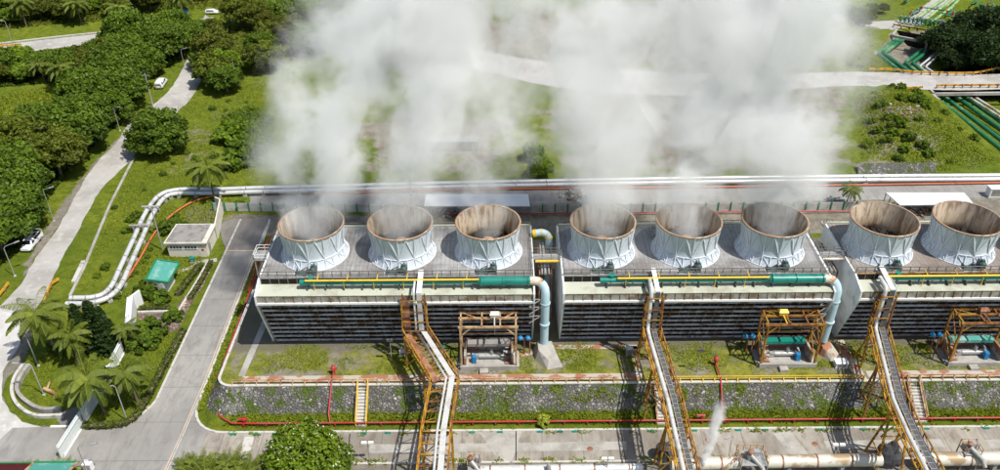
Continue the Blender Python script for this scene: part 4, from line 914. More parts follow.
# ------------------------------------------------------------------ pipeline along the bottom edge
def pipeline(x0, x1, y0, y1, r, m, lb, zc=1.7):
    t = thing('steam_pipeline', lb, 'pipe', ((x0 + x1) / 2, (y0 + y1) / 2, 0)); mb = MB(); mb.tube([(x0, y0, zc), (x1, y1, zc)], r, 24); mb.build('cladding', m, t)
    for q in np.arange(x0 + 2, x1, 4.5): f = (q - x0) / (x1 - x0); y = y0 + (y1 - y0) * f; mb = MB(); mb.tube([(q - .1, y, zc), (q + .1, y, zc)], r + .05, 24); mb.build('clamp_band', m_rust, t)
    for q in np.arange(x0 + 3, x1, 7): f = (q - x0) / (x1 - x0); y = y0 + (y1 - y0) * f; mb = MB(); mb.box(q, y, (zc - r) / 2 + .1, .5, 1.3, zc - r + .4); mb.build('saddle', m_concrete, t)
pipeline(-3.5, 18.2, 73.7, 73.9, .62, m_steelpipe, 'white clad pipeline between the first and middle pipe bridges', 1.5)
pipeline(22.0, 31.0, 74.3, 74.5, .85, m_cream_pipe, 'short brown stained pipeline east of the middle pipe bridge')
pipeline(34.5, 49.5, 74.6, 74.8, .85, m_cream_pipe, 'cream clad pipeline reaching from the valve platform to the eastern pipe bridge')
pipeline(54.5, 92.0, 74.8, 75.1, .9, m_cream_pipe, 'rust streaked cream pipeline running off the right edge')
def valve_platform(cx, cy, w, d, z, lb, stair, big=True):
    t = thing('valve_platform', lb, 'platform', (cx, cy, 0)); mb = MB(); mb.box(cx, cy, z, w, d, .1)
    mb.build('grating', m_galv, t); mb = MB()
    for sx in (-1, 1):
        for sy in (-1, 1): mb.bar((cx + sx * w / 2, cy + sy * d / 2, 0), (cx + sx * w / 2, cy + sy * d / 2, z), .12)
    mb.build('posts', m_galv, t); mb = MB(); c = [(cx - w / 2, cy - d / 2, z), (cx - w / 2, cy + d / 2, z), (cx + w / 2, cy + d / 2, z), (cx + w / 2, cy - d / 2, z)]
    rails(mb, c, h=1.1, gap=.9, t=.07)
    if stair:
        a0 = Vector((cx - w / 2, cy + .2, z)); b0 = Vector((cx - w / 2 - 3.2, cy - 1.2, .1))
        for s in (-.4, .4):
            o = Vector((0, s, 0)); rails(mb, [a0 + o, b0 + o], h=1.0, gap=.7, t=.06)
    mb.build('railing', m_guard if False else m_tansteel, t)
    if stair:
        mb = MB()
        for k in range(9): p = a0.lerp(b0, k / 8); mb.box(p.x, p.y, p.z, .28, .8, .06)
        mb.bar(a0 + Vector((0, -.4, -.1)), b0 + Vector((0, -.4, -.1)), .08, .2); mb.bar(a0 + Vector((0, .4, -.1)), b0 + Vector((0, .4, -.1)), .08, .2); mb.build('steps', m_galv, t)
    mb = MB(); mb.tube([(cx - .4, cy - .2, 1.2), (cx - .4, cy - .2, z + .9)], .35, 14); mb.tube([(cx - .4, cy - .2, z + .9), (cx + 1.0, cy - 1.4, z - .2), (cx + 1.3, cy - 2, z - 1)], .30, 14); mb.box(cx + .6, cy + .5, z + .5, .7, .6, .8); mb.tube([(cx - .9, cy + .4, z + .6), (cx + .1, cy + .4, z + .6)], .25, 10)
    mb.build('valve_body', m_galv, t); mb = MB(); mb.lathe([(.05, z + 1.5), (.42, z + 1.45), (.42, z + 1.38), (.05, z + 1.35)], cx - .4, cy - .2, 16); mb.tube([(cx - .4, cy - .2, z + .8), (cx - .4, cy - .2, z + 1.5)], .06, 8); mb.build('handwheel', m_rust, t)
p = at(752, 458, 2.6); valve_platform(p.x, p.y, 3.4, 2.6, 2.6, 'orange railed valve platform with side stairs over the pipeline', True)
p = at(970, 450, 2.8); valve_platform(p.x, p.y, 2.0, 1.8, 2.8, 'small orange railed valve platform over the rust streaked pipeline', False)
p = at(474, 464, 1.8); valve_platform(p.x, p.y, 1.6, 2.2, 1.8, 'small orange railed platform with white valve east of the first pipe bridge', False)
# lamp standing crooked near the platform, vertical drum, tarp heap, tank
def street_lamp(base, top, arm, lb, m=m_galv, nm='street_lamp', r=.09):
    b = Vector(base); t = thing(nm, lb, 'street lamp', base); mb = MB(); tt = Vector(top)
    pts = [b, b.lerp(tt, .9)] + [tt + Vector(arm) * f + Vector((0, 0, -.6 * (1 - f) ** 2 * .0)) for f in (.1, .4)]
    mb.tube([b, b.lerp(tt, .94), tt + Vector((arm[0] * .12, arm[1] * .12, .0)), tt + Vector(arm) * .5, tt + Vector(arm)], [r, r * .75, r * .6, r * .5, r * .5], 8); mb.build('post', m, t)
    e = tt + Vector(arm); d = Vector(arm).normalized(); mb = MB(); mb.bar(e - d * .2, e + d * .7, .28, .14); mb.build('lamp_head', m_galv, t)
    mb = MB(); mb.lathe([(0, b.z + .25), (.22, b.z + .22), (.25, b.z)], b.x, b.y, 12); mb.build('foot', m_concrete, t)
def lamp_px(px, py, h, arm, lb, z=0): b = at(px, py, z); street_lamp(tuple(b), (b.x, b.y, b.z + h), arm, lb)
lamp_px(44, 395, 6.0, (-2.0, .1, .15), 'street lamp with long arm inside the round lawn, rusty bracket at its foot')
lamp_px(127.5, 421, 7.0, (-1.9, -.9, .1), 'tall street lamp at the striped kerb corner of the palm lawn')
lamp_px(38.5, 366, 6.6, (-.8, 1.0, .2), 'pale lamp post rising through the palm beside the plaza')
lamp_px(90, 478, 6.0, (1.9, .2, .2), 'thin grey lamp with right pointing arm on the open plaza')
lamp_px(54, 221, 7.0, (1.2, .4, .2), 'white lamp post at the forest edge above the parked pickup')
lamp_px(15, 276, 6.2, (1.7, .9, .3), 'lamp post hung over the road edge near the orange barrier')
lamp_px(120, 131, 6.0, (1.2, -.4, .2), 'lamp post at the forest edge near the round road tree')
lamp_px(185, 69, 5.5, (1.2, .2, .2), 'far lamp post beside the upper bend of the old road')
lamp_px(14, 48, 8, (-.6, -.3, .1), 'grey green lamp post beside the forest road')
p = at(108, 419); 
b = at(163, 250); mb = MB(); mb.tube([b, b + Vector((0, 0, 9))], [.15, .1], 8); mb.bar(b + Vector((-.7, 0, 8.6)), b + Vector((.7, 0, 8.6)), .1); solo('utility_pole', mb, m_galv, 'bare utility pole in the grass beside the small cream house', 'pole')
b = at(153, 106); mb = MB(); mb.tube([b, b + Vector((0, 0, 8.5))], [.18, .12], 8); mb.bar(b + Vector((-.9, 0, 8)), b + Vector((.9, 0, 8)), .12); solo('utility_pole', mb, m_galv, 'pale utility pole beside the parked white van', 'pole')
b = at(412, 232); mb = MB(); mb.tube([b + Vector((0, 0, 0)), b + Vector((.3, 2.0, 15))], .11, 8); solo('steel_mast', mb, m_paint_o, 'thin pinkish mast behind the western tower, seen through steam', 'pole')
b = at(727, 468); mb = MB(); mb.tube([b, b + Vector((.3, 1.2, 4.2))], .07, 8); mb.box(b.x - .2, b.y + 1.3, 4.35, .9, .3, .12, .5); solo('crooked_lamp', mb, m_galv, 'short crooked lamp standing at the orange railed valve platform', 'street lamp')
b = at(548, 480); mb = MB(); mb.lathe([(0, 3.2), (.15, 3.15), (.35, 2.4), (.5, 1.2), (.55, 0)], b.x, b.y, 16); solo('vent_cone', mb, m_roofgrey, 'grey tapered vent rising beside the white pipeline', 'vent')
b = at(664, 455, 0); mb = MB(); mb.lathe([(0, 2.2), (.9, 2.1), (1.0, 1.9), (1.0, 0)], b.x - .3, b.y - .4, 24); solo('dark_drum', mb, m_tarp, 'dark steel drum at the foot of the middle pipe bridge', 'drum')
mb = MB(); cx, cy = at(886, 458).xy; 
random.seed(5)
for k in range(7): 
    a = random.random() * 6.28; r0 = random.uniform(.2, 1.3); R_ = random.uniform(.7, 1.3); hh = random.uniform(1.2, 3.3)
    vs = []; 
    for i, (rr, zz) in enumerate(((1.0, 0), (1.05, .35), (.8, .75), (.35, 1.0))):
        for j in range(9): an = 2 * PI * j / 9; q = R_ * rr * (1 + .25 * noise.noise(Vector((k * 3.1 + j, i, 0)))); vs.append((cx + r0 * math.cos(a) + q * math.cos(an), cy + r0 * math.sin(a) + q * math.sin(an), hh * zz))
    mb.add(vs, [(i * 9 + j, i * 9 + (j + 1) % 9, (i + 1) * 9 + (j + 1) % 9, (i + 1) * 9 + j) for i in range(3) for j in range(9)] + [tuple(27 + j for j in range(9))])
solo('tarp_heap', mb, m_tarp, 'heap wrapped in dark tarpaulin beneath the eastern pipe bridge', 'tarp')
t = thing('horizontal_tank', 'long grey capsule tank lying under the first pipe bridge', 'tank', (*at(440, 470, 0).xy, 0)); c = at(442, 474, 2.4); mb = MB()
mb.tube([(c.x, c.y + 3.1, 2.4), (c.x, c.y + 2.9, 2.4), (c.x, c.y + 2.3, 2.4), (c.x, c.y - 3.0, 2.4), (c.x, c.y - 3.4, 2.4)], [.1, .5, .85, .85, .5], 20); mb.build('shell', m_galv, t); mb = MB()
for dy in (-2, 1.5): mb.box(c.x, c.y + dy, .9, 1.2, .3, 1.8)
mb.build('cradle', m_yellow, t)
b = at(543, 423); 

# ------------------------------------------------------------------ behind the towers
def two_pipes():
    base = [(1040, 175.0), (750, 177.5), (500, 182), (300, 187), (255, 188), (213, 189.5), (180, 189.5), (160, 195), (146, 212), (133, 240), (120, 268), (112, 285), (103, 294), (90, 297.5), (70, 298)]
    for k, (dy, lb) in enumerate(((0, 'outer white clad pipeline sweeping behind the towers and down to the palms'), (1, 'inner white clad pipeline sweeping behind the towers and down to the palms'))):
        W = [at(x, y, .9) for x, y in base]; W = smooth_path(W, 5); P = []
        for i, p in enumerate(W):
            d = (W[min(i + 1, len(W) - 1)] - W[max(i - 1, 0)]).normalized(); nr = Vector((-d.y, d.x, 0)); P.append(p + nr * (k * 1.55))
        t = thing('white_pipeline', lb, 'pipe', tuple(P[len(P) // 2].xy) + (0,)); mb = MB(); mb.tube(P, .43, 14); mb.build('cladding', m_steelpipe, t)
        for i in range(3, len(P) - 1, 3):
            p = P[i]; d = (P[i + 1] - p).normalized(); mb = MB(); mb.tube([p - d * .1, p + d * .1], .53, 12); mb.build('clamp_band', m_galv, t); mb = MB(); mb.box(p.x, p.y, .22, .8, 1.0, .44, math.atan2(d.y, d.x)); mb.build('support', m_concrete, t)
    W = smooth_path([at(x, y, .4) for x, y in [(1040, 182), (880, 184.5), (700, 187), (500, 189), (330, 193), (255, 193), (222, 195), (190, 203), (160, 226), (140, 258), (124, 283), (113, 297), (102, 301)]], 5)
    mb = MB(); mb.tube(W, .17, 8); solo('orange_pipe', mb, m_orange, 'thin orange pipe following the white pipelines', 'pipe')
two_pipes()
for k, (px, py) in enumerate(((150, 214), (138, 233))):
    p = at(px, py); mb = MB(); d = at(px - 8, py + 15) - p; rz = math.atan2(d.y, d.x)
    for s in (-.9, .9): mb.box(p.x + s * math.cos(rz + PI / 2) + .4, p.y + s * math.sin(rz + PI / 2), .9, .35, .35, 1.8, rz)
    mb.box(p.x + .6, p.y, 1.75, .35, 3.6, .2, rz); solo('pipe_support', mb, m_concrete, ('upper' if k == 0 else 'lower') + ' concrete support portal over the bend of the white pipelines', 'support')
# concrete wall with green posts
def wall(pa, pb, lb, h=1.9, mw=m_cream, gap=2.42):
    a, b = at2(*pa), at2(*pb); t = thing('panel_fence', lb, 'fence', (*((a + b) / 2), 0)); mb = MB(); mb.bar((*a, h / 2), (*b, h / 2), .1, h - .1); mb.build('panels', mw, t); mb = MB(); n = round((b - a).length / gap)
    for i in range(n + 1): p = a.lerp(b, i / n); mb = MB(); mb.box(p.x, p.y - .02, h / 2 + .1, .22, .30, h + .2); mb.build('post', m_greentrim, t)
m_panel = mat('grey_fence_panel', (0.50, 0.50, 0.47), [((0.34, 0.34, 0.32), .5, .45, .65)], .8)
wall((214, 211), (430, 213), 'grey panel fence with green posts west of the first canopy', mw=m_panel)
wall((530, 213), (880, 210), 'grey panel fence with green posts between the two canopies', mw=m_panel)
mb = MB(); a, b = at2(430, 217), at2(880, 213); mb.tube([(*a, .6), (*b, .6)], .14, 8); 
solo('red_rear_pipe', mb, m_red, 'red pipe lying in front of the rear panel fence', 'pipe')
def canopy(quad, z, lb):
    P = [at(x, y, z) for x, y in quad]; c = sum(P, Vector()) / 4; t = thing('canopy', lb, 'canopy', (c.x, c.y, 0)); mb = MB(); mb.add(P + [p + Vector((0, 0, -.15)) for p in P], [(0, 1, 2, 3), (7, 6, 5, 4), (0, 4, 5, 1), (1, 5, 6, 2), (2, 6, 7, 3), (3, 7, 4, 0)]); mb.build('roof', m_white, t)
    mb = MB()
    for f in (.02, .34, .66, .98):
        for A, B in ((P[0], P[1]), (P[3], P[2])): q = A.lerp(B, f); mb.bar((q.x, q.y, 0), (q.x, q.y, z - .1), .14)
    mb.build('posts', m_galv, t)
canopy([(424, 206), (426, 194), (528, 194), (530, 206)], 3.2, 'long white canopy behind the first tower between steam plumes')
canopy([(900, 205), (886, 192.5), (964, 192.5), (974, 204)], 3.2, 'long white canopy behind the eastern tower with a slanted end')
cabinet(993, 196, 2.6, 1.6, 1.9, m_white, 'white equipment cabin beside the eastern canopy', 'equipment_cabin', 'cabin', 0)
cabinet(452, 150, 11.5, 3.0, 2.6, m_galv, 'long pale shed seen through the steam behind the western tower', 'pale_shed', 'shed', 0)
# rubble, stacked planks
for px, py, w_, lb in ((905, 212, 8, 'pile of rusty scrap and planks between the two eastern fan stacks'), (455, 214, 9, 'scrap laid out under the first white canopy'), (905, 113, 6, 'reddish rubble heap on the grassy mound'), (575, 196, 3.4, 'gravel heap at the rear road edge')):
    c = at(px, py, 2.3 if py < 150 else 0); mb = MB(); random.seed(px)
    for k in range(90 if py > 200 else 70):
        x = c.x + random.gauss(0, w_ * .32); y = c.y + random.gauss(0, 1.1 if py > 180 else 1.8); L = random.uniform(.3, 1.6 if py > 200 else .8)
        mb.box(x, y, c.z + random.uniform(.1, .5), L, random.uniform(.2, .5), random.uniform(.1, .5), random.uniform(0, 3), random.choice((0, 0, 1, 2)))
    solo('rubble_pile', mb, [m_debris, m_rust, m_kerb], lb, 'rubble')
mb = MB(); mb.add([at(858, 175, .3), at(936, 175, .3), at(936, 163, 1.2), at(858, 163, 1.2)], [(0, 1, 2, 3)]); struct('stone_bank', mb, m_stone)

# bridge, guard rails, pipes in the trench
def guard(pxs, lb, z=.05):
    W = [at(x, y, z) for x, y in pxs]; W = smooth_path(W, 5) if len(W) > 2 else W; t = thing('guard_rail', lb, 'guard rail', tuple(W[len(W) // 2])); mb = MB()
    for a, b in zip(W[:-1], W[1:]): mb.bar(a + Vector((0, 0, .75)), b + Vector((0, 0, .75)), .12, .5)
    mb.build('beam', m_guard, t); L = sum((b - a).length for a, b in zip(W[:-1], W[1:])); acc = 0; nxt = 0
    for a, b in zip(W[:-1], W[1:]):
        l = (b - a).length
        while nxt <= acc + l: p = a.lerp(b, (nxt - acc) / l); mb = MB(); mb.box(p.x, p.y - .12, z + .5, .3, .25, 1.0); mb.build('post', m_kerb_y, t); nxt += 2.2
        acc += l
guard([(868, 71.5), (893, 72), (908, 74), (940, 75.5), (970, 75.5), (982, 74), (1004, 69)], 'far orange guard rail along the upper road above the pipe pit')
guard([(936, 88.2), (1004, 87.5)], 'near orange guard rail on the bridge over the green pipes')
guard([(898, 91), (922, 90)], 'short orange guard rail on the grassy mound before the bridge')
guard([(0, 299), (10, 286)], 'short orange barrier at the left edge of the plaza')
guard([(46, 304), (52, 288), (60, 282)], 'orange barrier seen behind the large palm crown')
guard([(0, 48.5), (22, 47)], 'orange marker rail beside the forest road')
guard([(893, 27), (910, 30), (933, 34)], 'orange rail on the culvert above the green pipes')
def culvert(pxa, pxb, y_top_z, depth, lb, back):
    a, b = at2(*pxa), at2(*pxb); d = (b - a).normalized(); nr = Vector((-d.y, d.x)); t = thing('culvert', lb, 'culvert', (*((a + b) / 2), -3)); mb = MB()
    mb.bar((*(a - d * .6), -.35), (*(b + d * .6), -.35), .6, .7); mb.build('head_beam', m_concrete, t); mb = MB()
    for p in (a - d * .4, b + d * .4): q = p + nr * depth; mb.bar((*p, -2.2), (*q, -2.2), .6, 4.4)
    mb.build('side_walls', m_concrete, t); mb = MB(); q0, q1 = a + nr * depth * .75, b + nr * depth * .75; mb.bar((*q0, -2.2), (*q1, -2.2), .3, 4.3); mb.build('dark_back', m_black, t)
culvert((936, 93), (1016, 92), 0, 6.5, 'concrete road bridge over the green pipe trench', True)
culvert((894, 35), (926, 41), 0, 6, 'concrete culvert where green pipes come out under the rail', True)
mb = MB(); p = [at(906, 92, 0), at(935, 94, 0), at(944, 104, -3), at(936, 107, -1.5)]; mb.add(p, [(0, 1, 2, 3)]); struct('bridge_wing_wall', mb, m_concrete)
def gpipe(pxs, z, r, m, lb, nm='green_pipe'):
    W = [at(x, y, z) for x, y in pxs]; mb = MB()
    # round the bends a little
    P = [W[0]]
    for i in range(1, len(W) - 1):
        a, b, c = W[i - 1], W[i], W[i + 1]; u = (a - b).normalized() * 1.2; v = (c - b).normalized() * 1.2
        P += [b + u, b + (u + v) * .28, b + v]
    P.append(W[-1]); mb.tube(P, r, 12); solo(nm, mb, m, lb, 'pipe', None)
for i in range(4):
    o = i * 9.0 + (3 if i > 1 else 0); gpipe([(934 + o, 96), (1060 + o * 1.6, 196)], -2.6, .52, m_green, ['green pipe nearest the grassy side of the lower trench', 'second green pipe from the grassy side of the lower trench', 'third green pipe from the grassy side of the lower trench', 'green pipe in the middle of the lower trench beside the pale pipes'][i])
for i in range(2): gpipe([(970 + 6 * i, 98), (1040 + 8 * i, 143)], -1.6, .32, m_cream_pipe, ['pale stained pipe beside the green ones in the lower trench', 'outermost pale pipe in the lower trench'][i], 'pale_pipe')
for i in range(2): gpipe([(906 + 5 * i, 33.5), (877 + 6.5 * i, 53.5), (905 + 9 * i, 76)], -2.2, .62, m_green, ['outer thick green pipe elbowing below the culvert', 'inner thick green pipe elbowing below the culvert'][i])
for i in range(2): gpipe([(922 + 6 * i, 50 + i), (905 + 7 * i, 63), (922 + 7 * i, 76)], -2.2, .5, m_green, ['green pipe elbow in the middle of the pit', 'green pipe elbow next to the pale pipes in the pit'][i])
for i in range(2): gpipe([(940 + 5 * i, 50), (919 + 6 * i, 67), (934 + 6 * i, 77)], -2.0, .3, m_steelpipe, ['pale thin pipe elbow in the pit', 'second pale thin pipe elbow, nearest the dark tree'][i], 'pale_pipe')
for i in range(3): gpipe([(918 + 6.5 * i, 18 + 2.5 * i), (938 + 6.5 * i, 3 + 2.5 * i), (948 + 7 * i, -4)], .9, .45, m_greenlite, ['sunlit green pipe at the culvert, westernmost of three', 'sunlit green pipe at the culvert, middle of three', 'sunlit green pipe at the culvert, easternmost of three'][i])
# a manifold of green pipes and valves in the far corner
random.seed(11); t = thing('pipe_manifold', 'dense green manifold of pipes and valves at the far right corner', 'pipe rack', tuple(at(940, 15))); mb = MB(); mw = MB(); mr = MB()
for k in range(26):
    px, py = random.uniform(898, 1000), random.uniform(0, 27)
    if py > 27 - (px - 900) * .05 and px < 905: continue
    a = at(px, py, random.uniform(.4, 1.6)); dd = random.choice([(at(px + 8, py - 6) - at(px, py)).normalized(), (at(px + 8, py + 1.2) - at(px, py)).normalized()]); L = random.uniform(4, 11)
    mb.tube([a, a + dd * L], random.choice((.16, .22, .3)), 8)
    mw.tube([a + dd * L * .5 - Vector((0, 0, .1)), a + dd * L * .5 + Vector((0, 0, .9))], .3, 8)
    if k % 3 == 0: mr.tube([a + dd * L * .3, a + dd * L * .3 + Vector((0, 0, 1.0))], .22, 8)
mb.build('green_lines', m_green, t); mw.build('valve_bodies', m_galv, t); mr.build('red_valves', m_redfade, t)
t = thing('pipe_manifold', 'row of small green valves just above the culvert rail', 'pipe rack', tuple(at(905, 24))); mb = MB(); mw = MB()
for k in range(11):
    a = at(900 + k * 4.2, 21 + k * .5, .5); mb.tube([a, a + Vector((0, 0, 1.4))], .25, 8); mb.tube([a + Vector((0, -1.2, .6)), a + Vector((0, 1.5, .6))], .2, 8); mw.box(a.x, a.y, 2.0, .6, .5, .3)
mb.build('green_lines', m_green, t); mw.build('valve_heads', m_galv, t)
mb = MB(); 
for x0_, y0_, x1_, y1_ in ((797, 52, 806, 42), (806, 42, 818, 46), (797, 52, 812, 60), (812, 60, 818, 46)): mb.bar(at(x0_, y0_, .8) , at(x1_, y1_, .8), .18); mb.bar(at(x0_, y0_, 0), at(x0_, y0_, 1.4), .15)
solo('green_pipe_skid', mb, m_teal, 'small teal pipe frame on the lawn at the edge of the steam', 'pipe frame')
# ------------------------------------------------------------------ small buildings on the west side
def quad_box(mb, Q, z0, z1):
    vs = [(p.x, p.y, z0) for p in Q] + [(p.x, p.y, z1) for p in Q]; mb.add(vs, [(3, 2, 1, 0), (4, 5, 6, 7), (0, 1, 5, 4), (1, 2, 6, 5), (2, 3, 7, 6), (3, 0, 4, 7)])
FL, FR = at(170, 257, 0), at(208, 257.5, 0); FR.y = FL.y
BL, BR = Vector((FL.x + .3, FL.y + 5.6, 0)), Vector((FR.x, FR.y + 5.6, 0)); FRONT = [FL, FR, BR, BL]
t = thing('block_house', 'small cream house with grey flat roof beside the side road', 'house', (FL.x + 3.5, FL.y + 3, 0)); mb = MB(); quad_box(mb, FRONT, 0, 3.0); mb.build('wall', m_cream, t)
mb = MB(); e = .35; quad_box(mb, [FL + Vector((-e, -e, 0)), FR + Vector((e, -e, 0)), BR + Vector((e, e, 0)), BL + Vector((-e, e, 0))], 3.0, 3.28); mb.build('roof_slab', m_cream, t)
mb = MB(); e = .1; quad_box(mb, [FL + Vector((-e, -e, 0)), FR + Vector((-.5, -e, 0)), BR + Vector((-.5, e, 0)), BL + Vector((-e, e, 0))], 3.281, 3.32); mb.build('roof_covering', m_roofgrey, t)
W_ = FR.x - FL.x
for k, (a, b) in enumerate(((.06, .38), (.44, .76))):
    mb = MB(); mb.box(FL.x + W_ * (a + b) / 2, FL.y - .03, 2.1, W_ * (b - a), .08, .62); f = mb.build('window', m_window, t); mb = MB()
    x0, x1 = FL.x + W_ * a, FL.x + W_ * b
    for q in np.linspace(x0, x1, 5): mb.box(q, FL.y - .08, 2.1, .07, .05, .7)
    for z in (1.78, 2.42): mb.box((x0 + x1) / 2, FL.y - .08, z, x1 - x0 + .15, .07, .07)
    fr = mb.build('window_frame', m_white, None); fr.parent = f; fr.data.transform(Matrix.Translation(-parent_base(t)))
mb = MB(); mb.box(FR.x + .03, FR.y + 1.5, 1.1, .08, .9, 2.1); mb.build('door', m_roofgrey, t); mb = MB(); mb.box(FL.x + W_ * .9, FL.y - .05, 1.6, .4, .06, .3); mb.build('sign_plate', m_redfade, t)
mb = MB(); B2 = at(223, 213, 0); mb.bar((FR.x + .1, BR.y + .3, 1.6), (B2.x, B2.y, 1.6), .25, 3.2); mb.bar((B2.x, B2.y, 1.6), (B2.x - 1.2, B2.y + .8, 1.6), .25, 3.2)
solo('boundary_wall', mb, m_cream, 'tall cream boundary wall running back from the small cream house', 'wall')
# green roofed shed
t = thing('roofed_shed', 'small white shed with a green edged sheet roof on the lawn', 'shed', (*at(162, 285).xy, 0)); C0 = [at(149, 291, 0), at(166, 295.5, 0)]
a, b = C0; Q = [a, b, b + Vector((.3, 4.0, 0)), a + Vector((.3, 4.4, 0))]; mb = MB(); quad_box(mb, Q, 0, 2.5); mb.build('wall', m_white, t)
RQ = [at(146, 279.5, 2.8), at(168.5, 282.5, 2.8), at(179.5, 263, 3.2), at(156.5, 259.5, 3.2)]; mb = MB(); n_ = 14
mb.add(RQ + [p - Vector((0, 0, .12)) for p in RQ], [(0, 1, 2, 3), (7, 6, 5, 4), (0, 4, 5, 1), (1, 5, 6, 2), (2, 6, 7, 3), (3, 7, 4, 0)])
for i in range(1, n_): mb.bar(RQ[0].lerp(RQ[1], i / n_) + Vector((0, 0, .02)), RQ[3].lerp(RQ[2], i / n_) + Vector((0, 0, .02)), .06, .07)
mb.build('roof', m_greenroof, t); mb = MB()
for i in range(4): mb.bar(RQ[i] + Vector((0, 0, .03)), RQ[(i + 1) % 4] + Vector((0, 0, .03)), .28, .2)
mb.build('roof_trim', m_greentrim, t); mb = MB(); mb.box((a.x + b.x) / 2 - .4, (a.y + b.y) / 2 - .12, 1.3, 1.6, .2, 1.3); mb.build('opening', m_black, t)
cabinet(193, 262, .8, .6, .8, m_teal, 'small teal box standing on the lawn in front of the cream house', z=0)
# guard house roofs cut by the bottom edge
t = thing('guard_house', 'guard house at the bottom left corner with dark red and green roofs', 'building', (*at(40, 475).xy, 0)); mb = MB(); a, b = at(-6, 462, 3.6), at(76, 463, 3.6); a0, m0 = Vector((a.x, a.y, 0)), at(33, 462, 3.6)
mb.box((a.x + b.x) / 2, a.y - 3, 1.7, b.x - a.x - 1.2, 4.6, 3.3); mb.build('wall', m_cream, t)
mb = MB(); mb.add([(a.x, a.y, 3.3), (m0.x, a.y, 3.3), (m0.x, a.y - 3, 4.3), (a.x, a.y - 3, 4.3), (a.x, a.y - 6, 3.3), (m0.x, a.y - 6, 3.3)], [(3, 2, 1, 0), (4, 5, 2, 3)])
for i in range(24): x = a.x + (m0.x - a.x) * (i + .5) / 24; mb.bar((x, a.y, 3.34), (x, a.y - 3, 4.34), .05, .07)
mb.build('red_roof', m_redroof, t); mb = MB(); mb.add([(m0.x + .1, a.y, 3.4), (b.x, a.y, 3.4), (b.x, a.y - 3, 4.4), (m0.x + .1, a.y - 3, 4.4), (m0.x + .1, a.y - 6, 3.4), (b.x, a.y - 6, 3.4)], [(3, 2, 1, 0), (4, 5, 2, 3)])
for i in range(24): x = m0.x + (b.x - m0.x) * (i + .5) / 24; mb.bar((x, a.y, 3.44), (x, a.y - 3, 4.44), .05, .07)
mb.build('green_roof', m_greenroof, t); mb = MB(); mb.bar((m0.x, a.y, 3.45), (m0.x, a.y - 3, 4.5), .3, .12); mb.bar((b.x, a.y, 3.45), (b.x, a.y - 3, 4.5), .3, .12); mb.build('ridge_caps', m_tansteel, t)
mb = MB(); mb.bar((a.x, a.y + .05, 3.32), (m0.x, a.y + .05, 3.32), .15, .2); mb.bar((m0.x, a.y + .05, 3.42), (b.x, a.y + .05, 3.42), .25, .25); mb.build('eave_trim', m_greentrim, t)
cabinet(90, 470, 1.0, .8, 1.3, m_white, 'white box with a dark window beside the guard house', z=0)
# white and green boundary gate
t = thing('boundary_gate', 'long white and pale green gate fence running across the plaza to the palms', 'gate', (*at(85, 420).xy, 0)); G = [at(62, 459), at(84, 424), at(108, 384), at(124, 352)]
mb = MB()
for a, b in zip(G[:-1], G[1:]): mb.bar(a + Vector((0, 0, 1.35)), b + Vector((0, 0, 1.35)), .14, 2.3); mb.bar(a + Vector((0, 0, .1)), b + Vector((0, 0, .1)), .5, .14)
mb.build('panels', m_tpwhite, t); mb = MB()
for a, b in zip(G[:-1], G[1:]):
    n = round((b - a).length / 1.25)
    for i in range(n + 1): p = a.lerp(b, i / n); mb.box(p.x + .02, p.y, 1.15, .16, .16, 2.3)
    mb.bar(a + Vector((.1, 0, 2.14)), b + Vector((.1, 0, 2.14)), .2, .12)
mb.build('posts_and_cap', m_tpwhite, t)
a, b = at(132, 336), at(134, 310); mb = MB(); mb.bar((a.x, a.y, 1.4), (b.x, b.y, 1.4), .9, 2.8); mb.bar((b.x, b.y, 1.4), (b.x + .9, b.y + 1.8, 1.4), .3, 2.8); solo('white_wall', mb, m_white, 'thick white wall piece standing between the conifers and the reddish rubble bank', 'wall')
# banks and kerbs of the west lawns
def flat(name, pxs, z, m, amp=.3):
    poly = jag([at2(*p) for p in pxs], amp, 1.0); mb = MB(); mb.sheet(poly, z); o = struct(name, mb, m)
    if o.data.polygons[0].normal.z < 0: o.data.flip_normals()
flat('rubble_bank', [(138, 314), (172, 313), (182, 300), (198, 278), (206, 263), (214, 263), (206, 280), (190, 306), (178, 330), (165, 334), (150, 324), (139, 322)], .05, m_brick)
strip('bank_edge', [at2(138, 313), at2(170, 312)], .4, .02, m_kerb, .3); strip('bank_edge', [at2(178, 313), at2(196, 284), at2(208, 263)], .35, .02, m_kerb, .3)
strip('garden_path', [at2(208, 260), at2(200, 262), at2(190, 268), at2(178, 272)], .9, .03, m_concrete)
strip('garden_path', [at2(205, 262), at2(217, 260)], 1.2, .034, m_concrete)
strip('lawn_path', [at2(184, 333), at2(160, 378), at2(146, 404)], .5, .03, m_concrete)
strip('round_lawn_kerb', smooth_path([at(x, y) for x, y in [(24, 366), (15, 380), (13, 395), (20, 408), (36, 417), (64, 417)]], 4), .45, .02, m_kerb, .55)
strip('round_lawn_kerb', smooth_path([at(x, y) for x, y in [(30, 368), (21, 382), (19, 394), (27, 404), (42, 412), (62, 412)]], 4), .5, .02, m_concrete, .9)
flat('round_lawn', [(24, 366), (6, 378), (2, 395), (10, 412), (34, 424), (54, 427), (62, 418), (88, 410), (98, 380), (60, 350), (34, 352)], .045, m_ground)
flat('asphalt_strip', [(62, 412), (94, 400), (80, 428), (66, 432), (56, 420)], .05, m_dark_asphalt)
p = at(52, 392); mb = MB(); mb.tube([(p.x - 1.2, p.y + .4, .35), (p.x + .9, p.y - .7, .35)], .28, 10); mb.tube([(p.x - .8, p.y + .4, .3), (p.x - .5, p.y + 1.1, 1.0)], .16, 8); solo('rusted_fitting', mb, m_tansteel, 'tan rusted pipe fitting lying inside the round lawn', 'pipe fitting')
